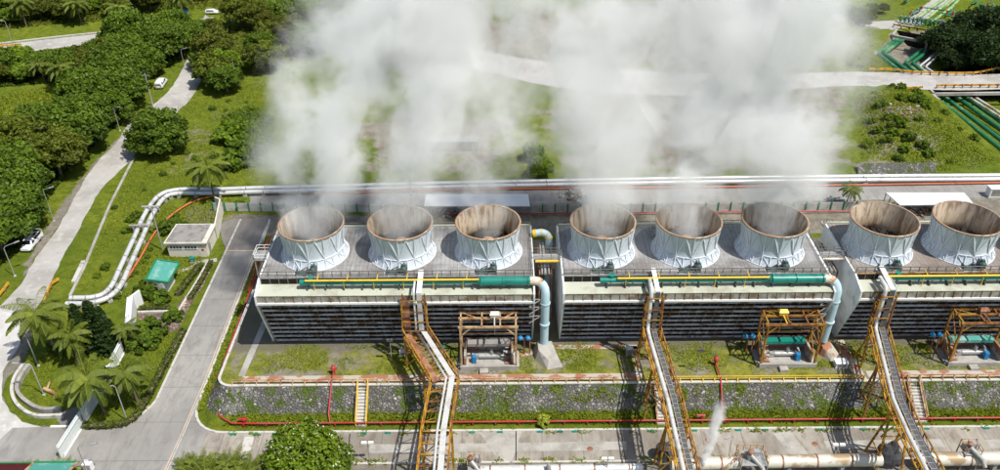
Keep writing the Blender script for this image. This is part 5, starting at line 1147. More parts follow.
for k in range(4):
    p = at(74 + k * 3.4, 288 - k * 5.5) if k < 3 else at(86, 270); 
p0, p1 = at(74, 283), at(84, 262); mb = MB(); mb.bar(p0 + Vector((0, 0, .2)), p1 + Vector((0, 0, .2)), .7, .4); solo('concrete_curb_block', mb, m_kerb, 'low concrete blocks along the grass beside the old road', 'block')
strip('road_drain', [at2(70, 296), at2(84, 268), at2(110, 205), at2(134, 158)], .5, .02, m_concrete, .12)

# ------------------------------------------------------------------ vehicles
def loft(mb, secs, mi=0, smooth=True):
    n = len(secs[0]); vs = [v for s_ in secs for v in s_]
    fs = [(i * n + k, i * n + (k + 1) % n, (i + 1) * n + (k + 1) % n, (i + 1) * n + k) for i in range(len(secs) - 1) for k in range(n)]
    mb.add(vs, fs, mi, smooth); mb.add(secs[0], [tuple(reversed(range(n)))], mi); mb.add(secs[-1], [tuple(range(n))], mi)
def sec(x, w, z0, zb, wr, zr): return [(x, -w, z0), (x, -w * 1.02, (z0 + zb) / 2), (x, -w, zb), (x, -wr, zr - .06), (x, -wr * .8, zr), (x, wr * .8, zr), (x, wr, zr - .06), (x, w, zb), (x, w * 1.02, (z0 + zb) / 2), (x, w, z0)]
m_carwhite = mat('white_car_paint', (0.82, 0.82, 0.82), [], .25, 'O', spec=.6)
def wheels(t, xs_w, w, r=.34):
    for x in xs_w:
        for s in (-1, 1):
            mb = MB(); mb.tube([(x, s * (w - .2), r), (x, s * (w + .02), r)], r, 16); wl = mb.build('wheel', m_tyre, t)
            mb = MB(); mb.tube([(x, s * (w + .0), r), (x, s * (w + .035), r)], r * .6, 12); rm = mb.build('rim', m_galv, t); rm.parent = wl
def add_lamps(t, x, w, z, m, nm):
    for s in (-1, 1): mb = MB(); mb.box(x, s * (w - .22), z, .08, .34, .2); mb.build(nm, m, t)
p = at(162, 86); t = local_thing('parked_van', 'white van parked on the verge of the old road beside the forest', 'van', (p.x, p.y, 0.02)); d = at(170, 76) - at(160, 90); t.rotation_euler.z = math.atan2(d.y, d.x); t.scale = (1.0,) * 3
mb = MB(); loft(mb, [sec(-2.5, .84, .5, 1.0, .70, 1.7), sec(-2.35, .9, .35, 1.05, .76, 1.95), sec(-1.0, .92, .32, 1.08, .78, 2.02), sec(.7, .92, .32, 1.08, .77, 1.98), sec(1.5, .91, .32, 1.05, .72, 1.55), sec(1.85, .9, .34, 1.0, .76, 1.12), sec(2.4, .86, .38, .92, .72, .98), sec(2.55, .78, .45, .8, .6, .85)]); mb.build('body', m_carwhite, t)
for s in (-1, 1):
    mb = MB()
    for a, b in ((-2.2, -1.3), (-1.2, -.2), (-.1, .9)): mb.add([(a, s * .915, 1.15), (b, s * .915, 1.15), (b - (.12 if b < .5 else .0), s * .80, 1.78), (a + .08, s * .80, 1.78)], [(0, 1, 2, 3) if s < 0 else (3, 2, 1, 0)])
    mb.build('side_windows', m_window, t)
mb = MB(); mb.add([(1.6, -.74, 1.30), (1.6, .74, 1.30), (.78, .68, 1.93), (.78, -.68, 1.93)], [(0, 1, 2, 3)]); o = mb.build('windscreen', m_window, t); o.location.x = .06; o.location.z = .05
mb = MB(); mb.add([(-2.46, -.7, 1.15), (-2.46, .7, 1.15), (-2.42, .66, 1.75), (-2.42, -.66, 1.75)], [(3, 2, 1, 0)]); o = mb.build('rear_window', m_window, t); o.location.x = -.06
wheels(t, (-1.55, 1.6), .86); add_lamps(t, 2.48, .86, .75, m_galv, 'headlight'); add_lamps(t, -2.5, .84, .85, m_red, 'tail_light')
p = at(33, 245); t = local_thing('parked_truck', 'white pickup with dark open bed parked half under the trees at the road edge', 'pickup truck', (p.x, p.y, .02)); d = at(37, 238) - at(27, 250); t.rotation_euler.z = math.atan2(d.y, d.x) + PI
mb = MB(); loft(mb, [sec(.2, .9, .4, 1.05, .78, 1.75), sec(.5, .92, .38, 1.1, .80, 1.9), sec(1.3, .92, .38, 1.08, .78, 1.85), sec(1.75, .92, .38, 1.05, .78, 1.3), sec(2.5, .9, .4, .98, .75, 1.08), sec(2.7, .8, .5, .85, .6, .9)]); mb.box(-1.2, 0, .55, 2.9, 1.75, .3); mb.build('body', m_carwhite, t)
mb = MB(); mb.box(-1.2, .88, .95, 2.8, .08, .55); mb.box(-1.2, -.88, .95, 2.8, .08, .55); mb.box(-2.6, 0, .95, .08, 1.8, .55); mb.bar((.15, -.85, 2.0), (.15, .85, 2.0), .08); mb.bar((-2.55, -.85, 1.9), (-2.55, .85, 1.9), .08)
for s in (-1, 1): mb.bar((-2.55, s * .85, 1.2), (-2.55, s * .85, 1.9), .07); mb.bar((.15, s * .85, 1.9), (-2.55, s * .85, 1.9), .07)
mb.build('bed_sides', m_carwhite, t); mb = MB(); mb.box(-1.2, 0, .75, 2.7, 1.65, .1); mb.box(-1.5, .1, 1.0, 1.4, 1.0, .5); mb.build('bed_load', m_tarp, t)
mb = MB(); mb.add([(1.82, -.75, 1.25), (1.82, .75, 1.25), (1.36, .7, 1.83), (1.36, -.7, 1.83)], [(0, 1, 2, 3)]); mb.build('windscreen', m_window, t)
for s in (-1, 1): mb = MB(); mb.add([(.45, s * .93, 1.15), (1.45, s * .93, 1.15), (1.2, s * .84, 1.7), (.5, s * .84, 1.7)], [(0, 1, 2, 3) if s < 0 else (3, 2, 1, 0)]); mb.build('side_window', m_window, t)
wheels(t, (-1.6, 1.8), .88, .38); add_lamps(t, 2.62, .88, .78, m_galv, 'headlight')
# a parked pair at the top bend
p = at(213, 14); t = local_thing('parked_car', 'small dark blue and white vehicle far up where the roads meet', 'car', (p.x, p.y, .02)); mb = MB(); loft(mb, [sec(-2.1, .8, .4, .95, .66, 1.1), sec(-1.9, .85, .35, 1.0, .7, 1.45), sec(.4, .86, .35, 1.0, .7, 1.5), sec(1.0, .85, .35, .95, .7, 1.05), sec(2.0, .8, .4, .8, .65, .88)]); mb.build('body', m_carwhite, t); mb = MB(); mb.add([(-1.7, -.87, 1.02), (.8, -.87, 1.02), (.4, -.75, 1.4), (-1.6, -.75, 1.4)], [(0, 1, 2, 3)]); mb.build('side_windows', m_window, t); wheels(t, (-1.3, 1.3), .8, .32)
p = at(181, 19); t = thing('market_tent', 'blue tarpaulin shelter at the far bend of the forest road', 'tent', tuple(p)); mb = MB(); mb.add([p + Vector(v) for v in ((-2.5, -1.5, 2.2), (2.5, -1.5, 2.2), (2.5, 1.5, 2.2), (-2.5, 1.5, 2.2), (-2.2, 0, 3), (2.2, 0, 3))], [(0, 1, 5, 4), (2, 3, 4, 5), (1, 2, 5), (3, 0, 4)]); mb.build('cover', m_bluevalve, t); mb = MB()
for sx in (-2.4, 2.4):
    for sy in (-1.4, 1.4): mb.bar(p + Vector((sx, sy, 0)), p + Vector((sx, sy, 2.2)), .08)
mb.build('posts', m_galv, t)

# ------------------------------------------------------------------ vegetation
rng = np.random.default_rng(3)
def quads_mesh(name, C, U, V, tint, m):                       # one quad per leaf, centre C, half axes U, V
    n = len(C); P = np.stack([C - U - V, C + U - V, C + U + V, C - U + V], 1).reshape(-1, 3)
    me = bpy.data.meshes.new(name); me.vertices.add(4 * n); me.vertices.foreach_set('co', P.ravel().astype(np.float32))
    me.loops.add(4 * n); me.loops.foreach_set('vertex_index', np.arange(4 * n)); me.polygons.add(n); me.polygons.foreach_set('loop_start', np.arange(n) * 4); me.polygons.foreach_set('loop_total', np.full(n, 4))
    me.update(calc_edges=True); a = me.attributes.new('tint', 'FLOAT', 'POINT'); a.data.foreach_set('value', np.repeat(np.clip(tint, 0, 1), 4).astype(np.float32)); me.materials.append(m); return me
def unit(v): return v / (np.linalg.norm(v, axis=-1, keepdims=True) + 1e-9)
def leaves(C, out, size, rng_, flat=.5):
    n = len(C); N = unit(out * .8 + rng_.normal(size=(n, 3)) * .75 + np.array([0, 0, flat])); T = unit(np.cross(N, rng_.normal(size=(n, 3)))); B = np.cross(N, T)
    s = size * rng_.uniform(.6, 1.3, (n, 1)); return T * s, B * s * .55
def crown(name, R, H, z0, nb, per, leaf, m, seed, cone=False, droop=0.0):
    r = np.random.default_rng(seed); Cs, Os, Ts = [], [], []
    for i in range(nb):
        if cone: f = (i + .5) / nb; a = i * 2.4; rr = R * (1 - f) ** .85; c = np.array([rr * .6 * math.cos(a), rr * .6 * math.sin(a), z0 + H * f]); br = max(.35, rr * .55)
        else:
            a = i * 2.39996 + r.uniform(-.3, .3); u = (i + .5) / nb; el = math.asin(min(1, u * 1.05 - .12)) if u > .02 else 0; k = r.uniform(.55, .92)
            c = np.array([R * k * math.cos(el) * math.cos(a), R * k * math.cos(el) * math.sin(a), z0 + H * .15 + H * .72 * math.sin(max(0, el)) * r.uniform(.8, 1.15)]); br = R * r.uniform(.20, .36)
        n = int(per * (br / (R * .28)) ** 1.6) if not cone else per
        d = unit(r.normal(size=(n, 3))); d[:, 2] = np.abs(d[:, 2]) * .9 - .25; d = unit(d); rad = br * r.uniform(.55, 1.08, (n, 1)) * (1 + .25 * np.sin(d[:, :1] * 5 + i) * np.cos(d[:, 1:2] * 6))
        p = c + d * rad * np.array([1, 1, .75 if not cone else .35]); p[:, 2] -= droop * (rad[:, 0]) ** 2 * .3
        Cs.append(p); Os.append(d); bt = r.uniform(-.18, .18); Ts.append(np.clip(.30 + bt + .38 * d[:, 2] + .32 * (p[:, 2] - z0) / H * .6 + r.normal(0, .17, n) + .15 * (rad[:, 0] / br - .8), 0, 1))  # tint paints light into leaves: upper, outward ones brighter, inner ones darker
    C = np.concatenate(Cs); O = np.concatenate(Os); T = np.concatenate(Ts); U, V = leaves(C, O, leaf, r); return quads_mesh(name, C, U, V, T, m)
def trunk_mesh(name, h, r0, R, z1, n, seed, m=None):
    mb = MB(); rr = random.Random(seed); mb.tube([(0, 0, -.2), (.05, 0, h * .4), (rr.uniform(-.3, .3), rr.uniform(-.3, .3), h)], [r0, r0 * .75, r0 * .6], 8)
    for i in range(n):
        a = 2 * PI * i / n + rr.uniform(-.3, .3); L = R * rr.uniform(.5, .8); mb.tube([(0, 0, h * .85), (L * .45 * math.cos(a), L * .45 * math.sin(a), h + (z1 - h) * .5), (L * math.cos(a), L * math.sin(a), z1)], [r0 * .5, r0 * .3, r0 * .1], 6)
    return mb.mesh(name, m or m_bark)
KIND = {}
def reg(k, cm, tm): KIND[k] = (cm, tm)
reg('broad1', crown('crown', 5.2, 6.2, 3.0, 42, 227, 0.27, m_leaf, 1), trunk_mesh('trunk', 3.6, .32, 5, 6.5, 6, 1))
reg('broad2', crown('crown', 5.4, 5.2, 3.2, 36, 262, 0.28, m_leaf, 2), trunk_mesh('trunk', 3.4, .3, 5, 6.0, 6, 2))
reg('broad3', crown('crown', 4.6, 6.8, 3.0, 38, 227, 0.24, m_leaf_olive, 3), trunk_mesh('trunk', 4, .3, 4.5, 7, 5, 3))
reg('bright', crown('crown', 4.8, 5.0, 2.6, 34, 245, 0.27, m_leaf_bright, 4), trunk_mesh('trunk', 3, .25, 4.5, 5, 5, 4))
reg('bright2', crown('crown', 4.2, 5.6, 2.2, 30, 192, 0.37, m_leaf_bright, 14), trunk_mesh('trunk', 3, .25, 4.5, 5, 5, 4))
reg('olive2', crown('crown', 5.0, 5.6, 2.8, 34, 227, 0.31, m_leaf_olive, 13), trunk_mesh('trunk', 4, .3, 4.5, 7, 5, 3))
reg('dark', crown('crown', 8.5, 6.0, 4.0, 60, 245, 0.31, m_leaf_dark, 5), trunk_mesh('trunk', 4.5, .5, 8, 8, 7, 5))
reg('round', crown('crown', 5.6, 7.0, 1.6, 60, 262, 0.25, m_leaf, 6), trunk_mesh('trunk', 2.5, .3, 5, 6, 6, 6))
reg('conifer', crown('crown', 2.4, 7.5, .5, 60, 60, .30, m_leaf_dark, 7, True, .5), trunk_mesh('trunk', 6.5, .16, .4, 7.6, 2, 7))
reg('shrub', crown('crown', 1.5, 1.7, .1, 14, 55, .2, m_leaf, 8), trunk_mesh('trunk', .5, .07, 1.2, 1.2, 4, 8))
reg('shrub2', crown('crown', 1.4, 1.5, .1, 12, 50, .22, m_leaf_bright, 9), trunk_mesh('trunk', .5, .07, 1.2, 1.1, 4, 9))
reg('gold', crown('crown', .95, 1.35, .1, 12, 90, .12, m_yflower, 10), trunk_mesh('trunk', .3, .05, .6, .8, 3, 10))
def frond_set(name, n, L, seed, m, young=False, width=.075):
    r = np.random.default_rng(seed); C, U, V, T = [], [], [], []
    for i in range(n):
        az = i * 2.39996 + r.uniform(-.2, .2); up = (1.15 - 1.45 * (i / n)) if not young else (1.35 - .8 * i / n); l = L * r.uniform(.85, 1.1); tint0 = r.uniform(.15, .75); dirh = np.array([math.cos(az), math.sin(az), 0]); side = np.array([-math.sin(az), math.cos(az), 0])
        p = np.zeros(3); ang = up; K = 34; tw = r.uniform(-.3, .3)
        for k in range(K):
            f = k / K; ang = up - (1.75 if not young else 1.1) * f ** 1.25; d = dirh * math.cos(ang) + np.array([0, 0, math.sin(ang)]); step = l / K; q = p + d * step
            C.append((p + q) / 2); U.append(d * step * .55); V.append(side * .03); T.append(1.0)
            if k > 2:
                ll = L * .19 * math.sin(PI * min(1, f * .92 + .1)) ** .6
                for s in (-1, 1):
                    ld = unit(side * s * 1.0 + d * .55 + np.array([0, 0, -.55 - .5 * r.uniform() + tw * s])); c = p + ld * ll / 2; C.append(c); U.append(ld * ll / 2); V.append(unit(np.cross(ld, np.array([0, 0, 1.])) + d * .3) * width * .62 * L / 4.5); T.append(tint0 + r.normal(0, .12) + .1 * d[2])
            p = q
    C, U, V, T = map(np.array, (C, U, V, T)); return C, U, V, T
def palm_mesh(name, h, lean, n, L, seed, young=False):
    C, U, V, T = frond_set(name, n, L, seed, m_palm, young, .075); C = C + np.array([lean[0], lean[1], h]); return quads_mesh(name, C, U, V, T, m_palm)
def palm_trunk(h, lean, r=.2):
    mb = MB(); pts = [(lean[0] * f ** 2, lean[1] * f ** 2, h * f - .15 * (1 - f)) for f in np.linspace(0, 1, 9)]; mb.tube(pts, [r * 1.5] + [r * (1 - .35 * i / 8) for i in range(1, 9)], 8)
    for i in range(6): a = i * 1.05; mb.lathe([(0, h - .55 + .02 * i), (.16, h - .45), (.0, h - .3)], lean[0] + .28 * math.cos(a), lean[1] + .28 * math.sin(a), 6)
    return mb.mesh('trunk', m_bark)
reg('palmA', palm_mesh('crown', 7.6, (.5, .4), 32, 5.2, 21), palm_trunk(7.6, (.5, .4)))
reg('palmB', palm_mesh('crown', 6.0, (-.4, .2), 28, 4.6, 22), palm_trunk(6.0, (-.4, .2)))
reg('palmlow', palm_mesh('crown', .8, (0, 0), 20, 3.2, 23, True), palm_trunk(1.0, (0, 0), .15))
def plant(kind, px, py, label, group=None, s=1.0, nm=None, cat='tree', base=False, zc=None, xy=None):
    cm, tm = KIND[kind]; mh = dict(broad1=5.5, broad2=5.5, broad3=6, bright=4.8, bright2=4.5, olive2=5.2, dark=6.5, round=5, conifer=4, shrub=.7, shrub2=.7, gold=.6, palmA=7.4, palmB=5.8, palmlow=1.6)[kind]
    p = at(px, py, 0 if base else mh * s) if xy is None else Vector((*xy, 0)); z = float(hgt(p.x, p.y)); 
    if xy is None and not base: p = at(px, py, mh * s + z)
    nm = nm or ('palm_tree' if 'palm' in kind else 'shrub' if 'shrub' in kind or kind == 'gold' else 'tree')
    o = local_thing(nm, label, cat, (p.x, p.y, z if zc is None else zc), group); o.rotation_euler.z = random.uniform(0, 6.28); o.scale = (s * random.uniform(.92, 1.08), s * random.uniform(.92, 1.08), s * random.uniform(.92, 1.08))
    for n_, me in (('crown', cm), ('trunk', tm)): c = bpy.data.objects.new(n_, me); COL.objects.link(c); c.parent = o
    return o
random.seed(21)
# named individuals
plant('round', 157, 128, 'round dense dark green tree on the bend of the old road', s=1.12)
plant('palmA', 208, 170, 'lone coconut palm behind the small cream house', s=.95, cat='palm')
plant('palmA', 41, 313, 'largest coconut palm, crown over the plaza edge by the orange barrier', s=1.12, cat='palm')
plant('palmA', 90, 374, 'coconut palm with leaning trunk over the round lawn beside the gate', s=1.02, cat='palm')
plant('palmB', 128, 373, 'shorter coconut palm east of the gate with yellowing fronds', s=.98, cat='palm')
plant('palmB', 70, 338, 'coconut palm between the conifers and the round lawn', s=.9, cat='palm')
plant('palmB', 850, 189, 'pale palm behind the eastern tower, faint in the drifting steam', s=.66, cat='palm')
plant('palmB', 128, 330, 'small palm beside the thick white wall', s=.6, cat='palm')
for px, py, s in ((79, 326, 1.0), (93, 322, 1.05), (104, 330, .95), (113, 338, .6)): plant('conifer', px, py, 'dark conifer in the clump beside the palms', 'dark conifers beside the palms', s, cat='conifer', nm='conifer')
for px, py, k, s, lb in ((172, 226, 'shrub', 1.6, 'round dark bush at the corner of the cream house'), (146, 290, 'shrub', 1.5, 'dark bush against the green roofed shed'), (160, 298, 'shrub', 1.2, 'small bush in front of the green roofed shed'), (543, 421, 'gold', 1.1, 'round yellow green bush beside the red fire main'),
                         (150, 331, 'shrub', 1.8, 'leafy bush below the reddish rubble bank'), (143, 342, 'shrub', 1.5, 'leafy bush beside the small palm and rubble bank'), (173, 316, 'shrub', 1.1, 'small bush on the reddish rubble bank'), (239, 205, 'shrub', .9, 'bush in front of the western panel fence'),
                         (230, 133, 'shrub2', 2.6, 'wide leafy bush at the steam edge above the white pipelines'), (248, 150, 'shrub', 2.4, 'dark bush at the steam edge above the white pipelines'), (236, 160, 'shrub', 2.0, 'bushy growth above the lone palm'),
                         (541, 165, 'bright', .62, 'green tree showing faintly through a gap in the steam'), (533, 150, 'bright2', .55, 'second green tree in the steam gap behind the towers'), (60, 344, 'shrub', 1.3, 'bush at the foot of the dark conifers')): plant(k, px, py, lb, None, s, cat='bush' if 'shrub' in k or k == 'gold' else 'tree')
for px, py, s in ((955, 38, .95), (985, 28, 1.05), (1000, 52, 1.1), (1020, 20, 1.1), (960, 58, .6)): plant('dark', px, py, 'very dark spreading tree over the pipe pit', 'dark trees over the pipe pit', s)
for px, py, k, s in ((212, 42, 'broad3', 1.1), (214, 64, 'olive2', 1.05), (203, 54, 'broad1', .7), (196, 30, 'broad1', .8), (224, 76, 'broad1', .8), (212, 26, 'broad3', .7), (186, 34, 'broad1', .7), (150, 52, 'broad2', .8)): plant(k, px, py, 'tree crowding the narrow upper bend of the old road', 'trees at the upper bend of the old road', s)
# forest belts: sampled inside outlines, away from roads
EXC = [[at2(*p) for p in q] for q in [[(150, 104), (150, 84), (166, 70), (186, 70), (176, 92)], [(-40, 36), (60, 26), (120, 22), (216, 10), (216, 30), (160, 40), (60, 52), (-40, 62)]]] + [[Vector(p.xy) for p in OLD_R] + [Vector(p.xy) for p in reversed(OLD_L)]]
def forest(poly, gap, kinds, label, group, s0=(.75, 1.15), nmax=200, lift=5.0, seed=1, exc=0.5):
    r = random.Random(seed); W = [at2(*p) for p in poly]; xs0 = [p.x for p in W]; ys0 = [p.y for p in W]; pts = []
    for _ in range(6000):
        x, y = r.uniform(min(xs0), max(xs0)), r.uniform(min(ys0), max(ys0))
        if not inside(np.array(x), np.array(y), W): continue
        s = r.uniform(*s0)
        if any(math.hypot(x - a, y - b) < gap * .5 * (s + c) for a, b, c in pts): continue
        if any(float(sdist(np.array(x), np.array(y), e)) > -(3.0 * s + exc) for e in EXC): continue
        pts.append((x, y, s)); 
        if len(pts) >= nmax: break
    for x, y, s in pts: plant(r.choice(kinds), 0, 0, label, group, s, xy=(x, y))
    return len(pts)
n1 = forest([(-45, 285), (-10, 276), (14, 250), (40, 210), (68, 168), (96, 143), (118, 120), (150, 92), (175, 62), (186, 40), (130, 46), (108, 88), (76, 128), (34, 158), (-45, 188)], 5.8, ['broad1', 'broad2', 'broad1', 'broad3', 'round'], 'dense dark green tree in the belt west of the old road', 'trees in the belt west of the old road', (.95, 1.35), 100, seed=4)
n2 = forest([(-30, 74), (60, 68), (120, 58), (160, 52), (150, 66), (120, 72), (92, 78), (60, 80), (-30, 88)], 5.4, ['broad3', 'olive2', 'broad1', 'bright2', 'broad2'], 'tree in the grove just below the forest road', 'trees in the grove below the forest road', (.6, .95), 60, seed=5)
n3 = forest([(-60, -40), (215, -40), (208, 6), (120, 24), (60, 30), (-60, 40)], 6.2, ['broad3', 'bright', 'olive2', 'bright2', 'broad1'], 'leafy tree on the slope above the forest road', 'trees above the forest road', (.6, 1.0), 90, seed=6)
n4 = forest([(222, 72), (219, 30), (226, -40), (372, -40), (362, 20), (330, 52), (290, 72), (260, 84), (232, 84)], 6.4, ['broad3', 'olive2', 'broad1', 'bright', 'olive2'], 'olive green tree in the grove between the old road and the steam', 'trees in the grove beside the steam', (.8, 1.15), 40, seed=7)
n5 = forest([(345, -40), (1000, -40), (1000, -18), (800, -8), (345, -6)], 8, ['broad3', 'bright', 'olive2'], 'far tree beyond the steam', 'far trees beyond the steam', (.7, 1.0), 45, seed=8)
n6 = forest([(808, 8), (868, 14), (880, 4), (884, 20), (862, 26), (812, 14)], 3.0, ['bright2', 'broad3', 'olive2'], 'low tree on top of the grassy mound beside the hill road', 'low trees on the grassy mound', (.28, .45), 24, seed=9)
for px, py, k, s in ((58, 70, 'palmB', 1.0), (40, 66, 'palmB', .8), (118, 8, 'palmA', .9), (180, -2, 'palmA', .9), (20, 6, 'palmB', 1.1), (76, 4, 'palmB', 1.1), (140, 30, 'palmB', .8)): plant(k, px, py, 'palm crown among the trees near the forest road', 'palms near the forest road', s, cat='palm')
print('forest', n1, n2, n3, n4, n5, n6)
# loose shrubs on the meadow, the mound and along the pipelines
def scatter(poly, n, kinds, label, group, seed, s0):
    r = random.Random(seed); W = [at2(*p) for p in poly]; xa = [p.x for p in W]; ya = [p.y for p in W]; k = 0
    while k < n:
        x, y = r.uniform(min(xa), max(xa)), r.uniform(min(ya), max(ya))
        if inside(np.array(x), np.array(y), W): plant(r.choice(kinds), 0, 0, label, group, r.uniform(*s0), xy=(x, y), cat='bush'); k += 1
scatter([(862, 100), (890, 90), (930, 98), (995, 158), (940, 168), (866, 158)], 34, ['shrub', 'shrub2', 'shrub2'], 'low bush on the grassy mound west of the green pipe trench', 'bushes on the mound west of the trench', 41, (.45, 1.1))
scatter([(142, 165), (200, 100), (262, 100), (262, 182), (165, 186), (120, 260), (92, 285), (110, 215)], 34, ['shrub', 'shrub2'], 'low bush on the meadow between the old road and the white pipelines', 'bushes on the meadow inside the pipeline bend', 42, (.3, .8))
scatter([(805, 50), (812, 26), (860, 32), (890, 60), (860, 70), (815, 62)], 10, ['shrub2', 'shrub'], 'low bush on the upper mound beside the pipe pit', 'bushes on the upper mound', 43, (.3, .8))
scatter([(160, 262), (130, 300), (112, 300), (140, 250), (165, 215), (186, 214), (168, 240)], 10, ['shrub', 'shrub2'], 'low bush on the lawn between the orange pipe and the small buildings', 'bushes beside the orange pipe', 44, (.3, .7))
# blossom tree and low palms along the bottom edge
p = at(303, 452, 3.2); cm = crown('crown', 5.9, 4.6, .6, 44, 330, .19, m_leaf_bright, 33)
t = local_thing('blossom_tree', 'broad low tree dotted with white blossom below the front road', 'tree', (p.x, p.y, 0)); c = bpy.data.objects.new('crown', cm); COL.objects.link(c); c.parent = t; c = bpy.data.objects.new('trunk', trunk_mesh('trunk', 1.6, .25, 4.5, 2.8, 7, 31)); COL.objects.link(c); c.parent = t
r = np.random.default_rng(5); co = np.zeros(len(cm.vertices) * 3); cm.vertices.foreach_get('co', co); co = co.reshape(-1, 4, 3).mean(1); rad = np.hypot(co[:, 0], co[:, 1]) / 5.6; up = co[:, 2] - 1.0; ok = np.where((up > 1.2) | (rad > .75))[0]; sel = r.choice(ok, 230, replace=False); C = co[sel] * np.array([1.03, 1.03, 1.0]) + np.array([0, 0, .22]); C = np.repeat(C, 3, 0) + r.normal(0, .07, (690, 3))
N = unit(r.normal(size=(690, 3)) + np.array([0, 0, 1.5])); T_ = unit(np.cross(N, r.normal(size=(690, 3)))); me = quads_mesh('blossom', C, T_ * .06, np.cross(N, T_) * .06, np.ones(690), m_flower); c = bpy.data.objects.new('blossom', me); COL.objects.link(c); c.parent = t
for px, py, s in ((186, 466, .8), (200, 462, .85), (216, 467, .95), (233, 462, .95), (248, 468, .9), (262, 474, .9), (240, 476, 1.0), (206, 476, 1.0)): plant('palmlow', px, py, 'low bushy palm at the bottom edge beside the blossom tree', 'low palms at the bottom edge', s, cat='palm')
for px, py, s in ((28, 470, .6), (48, 472, .7), (64, 468, .8)): plant('palmlow', px, py, 'small palm fronds reaching over the guard house roof', 'palms over the guard house roof', s, cat='palm')
# hedges
def hedge(pxs, w_, h_, lb, m, dens=110):
    W = smooth_path([at(x, y) for x, y in pxs], 4); r = np.random.default_rng(int(pxs[0][0])); C = []
    for a, b in zip(W[:-1], W[1:]):
        L = (b - a).length; n = int(L * dens * w_); d = (b - a).normalized(); nr = np.array((-d.y, d.x, 0)); f = r.uniform(0, 1, (n, 1)); q = r.uniform(-.5, .5, (n, 1)); z = h_ * r.uniform(.1, 1, (n, 1)) * (1 - .5 * np.abs(q)) 
        C.append(np.array(a) + (np.array(b) - np.array(a)) * f + nr * q * w_ + np.array([0, 0, 1]) * z)
    C = np.concatenate(C); o = np.tile(np.array([0, 0, 1.]), (len(C), 1)); U, V = leaves(C, o, .16, r); base = np.array(W[0]); base[2] = 0
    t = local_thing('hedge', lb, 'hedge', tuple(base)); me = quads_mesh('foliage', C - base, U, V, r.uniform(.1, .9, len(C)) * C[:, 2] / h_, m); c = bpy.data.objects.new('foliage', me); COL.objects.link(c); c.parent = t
    mb = MB()
    for a, b in zip(W[:-1], W[1:]): mb.bar(a - Vector(base) + Vector((0, 0, h_ * .35)), b - Vector(base) + Vector((0, 0, h_ * .35)), w_ * .6, h_ * .65)
    c = mb.build('twigs', m_bark); c.parent = t
hedge([(184, 331), (165, 366), (146, 402), (138, 415), (126, 424), (104, 427), (84, 427)], 1.1, .9, 'long clipped hedge along the kerb of the palm lawn', m_leaf_olive)
hedge([(190, 300), (202, 281), (212, 262)], .8, .8, 'short hedge between the reddish rubble and the side road', m_leaf_olive)
hedge([(178, 296), (190, 280), (201, 266)], 1.1, 1.0, 'hedge on the garden side of the reddish rubble bank', m_leaf_olive)
hedge([(140, 310), (170, 309)], .9, .8, 'low hedge row in front of the green roofed shed', m_leaf_olive)

# grass: tufts over the verges, mounds and banks
def tufts(name, poly, n, h_, zf, m, seed, wpoly=None, thr=-1, gate_scale=.15, edge=4.0):
    r = np.random.default_rng(seed); W = wpoly or [at2(*p) for p in poly]; X0, X1 = min(p[0] for p in W), max(p[0] for p in W); Y0, Y1 = min(p[1] for p in W), max(p[1] for p in W)
    x = r.uniform(X0, X1, n * 3); y = r.uniform(Y0, Y1, n * 3); k = inside(x, y, W); x, y = x[k], y[k]
    if thr > -1: g_ = np.array([noise.noise(Vector((a * gate_scale, b * gate_scale, seed))) for a, b in zip(x, y)]); k = g_ > thr; x, y = x[k], y[k]
    e_ = sdist(x, y, W); k = r.uniform(0, 1, len(x)) < np.clip(e_ / edge + .15, 0, 1) + np.array([.6 * noise.noise(Vector((a * .3, b * .3, 9))) for a, b in zip(x, y)]); x, y = x[k], y[k]
    x, y = x[:n], y[:n]; z = zf(x, y); m_ = len(x); C = np.stack([x, y, z], 1); hh = h_ * r.uniform(.5, 1.4, (m_, 1)); lean = r.normal(0, 1.0, (m_, 3)); lean[:, 2] = .8; d = unit(lean); s = unit(np.cross(d, np.array([0, 0, 1.]) + r.normal(0, .3, size=(m_, 3))))
    patch = .5 + .5 * np.sin(x * .35 + np.sin(y * .3) * 2) * np.cos(y * .4 + np.sin(x * .2))
    me = quads_mesh(name, C + d * hh * .5, d * hh * .5, s * h_ * .26, r.uniform(.15, .6, m_) + patch * .3, m); o = bpy.data.objects.new(name, me); COL.objects.link(o); return tag(o, kind='stuff')
F0 = lambda x, y: hgt(x, y)
slope_z = lambda x, y: np.clip(.05 + (y - 83.0) * (.7 / 1.5), .05, .8)
o = tufts('verge_grass', None, 15000, .34, slope_z, m_grass, 1, [(-39, 83.05), (96, 83.05), (96, 84.9), (-38, 84.9)], edge=.3)
st_z = lambda x, y: np.clip(.75 + (y - 84.5) * (2.75 / 3.1), .7, 3.5)
o = tufts('slope_weeds', None, 4500, .24, st_z, m_grass, 2, [(-14, 84.5), (96, 84.5), (96, 87.5), (-14, 87.5)], .08, .55, edge=.5)
o = tufts('terrace_grass', None, 16000, .22, lambda x, y: np.full_like(x, ZT), m_grass, 3, [(-35, 89.8), (95, 89.8), (95, 96.3), (-34, 96.3)], -.02, .22, edge=1.0)
o = tufts('side_verge_grass', None, 3500, .3, lambda x, y: .1 + np.clip((x + 43.6) * .3, 0, .6), m_grass, 4, [(-43.5, 86), (-42.4, 86), (-42.6, 122), (-44.1, 130)], edge=.3)
o = tufts('mound_grass', [(800, 45), (815, 14), (880, 28), (872, 50), (905, 72), (850, 70)], 14000, .32, F0, m_grass, 5)
o = tufts('bank_grass', [(850, 98), (885, 88), (935, 98), (1004, 164), (940, 172), (860, 160)], 16000, .34, F0, m_grass, 6)
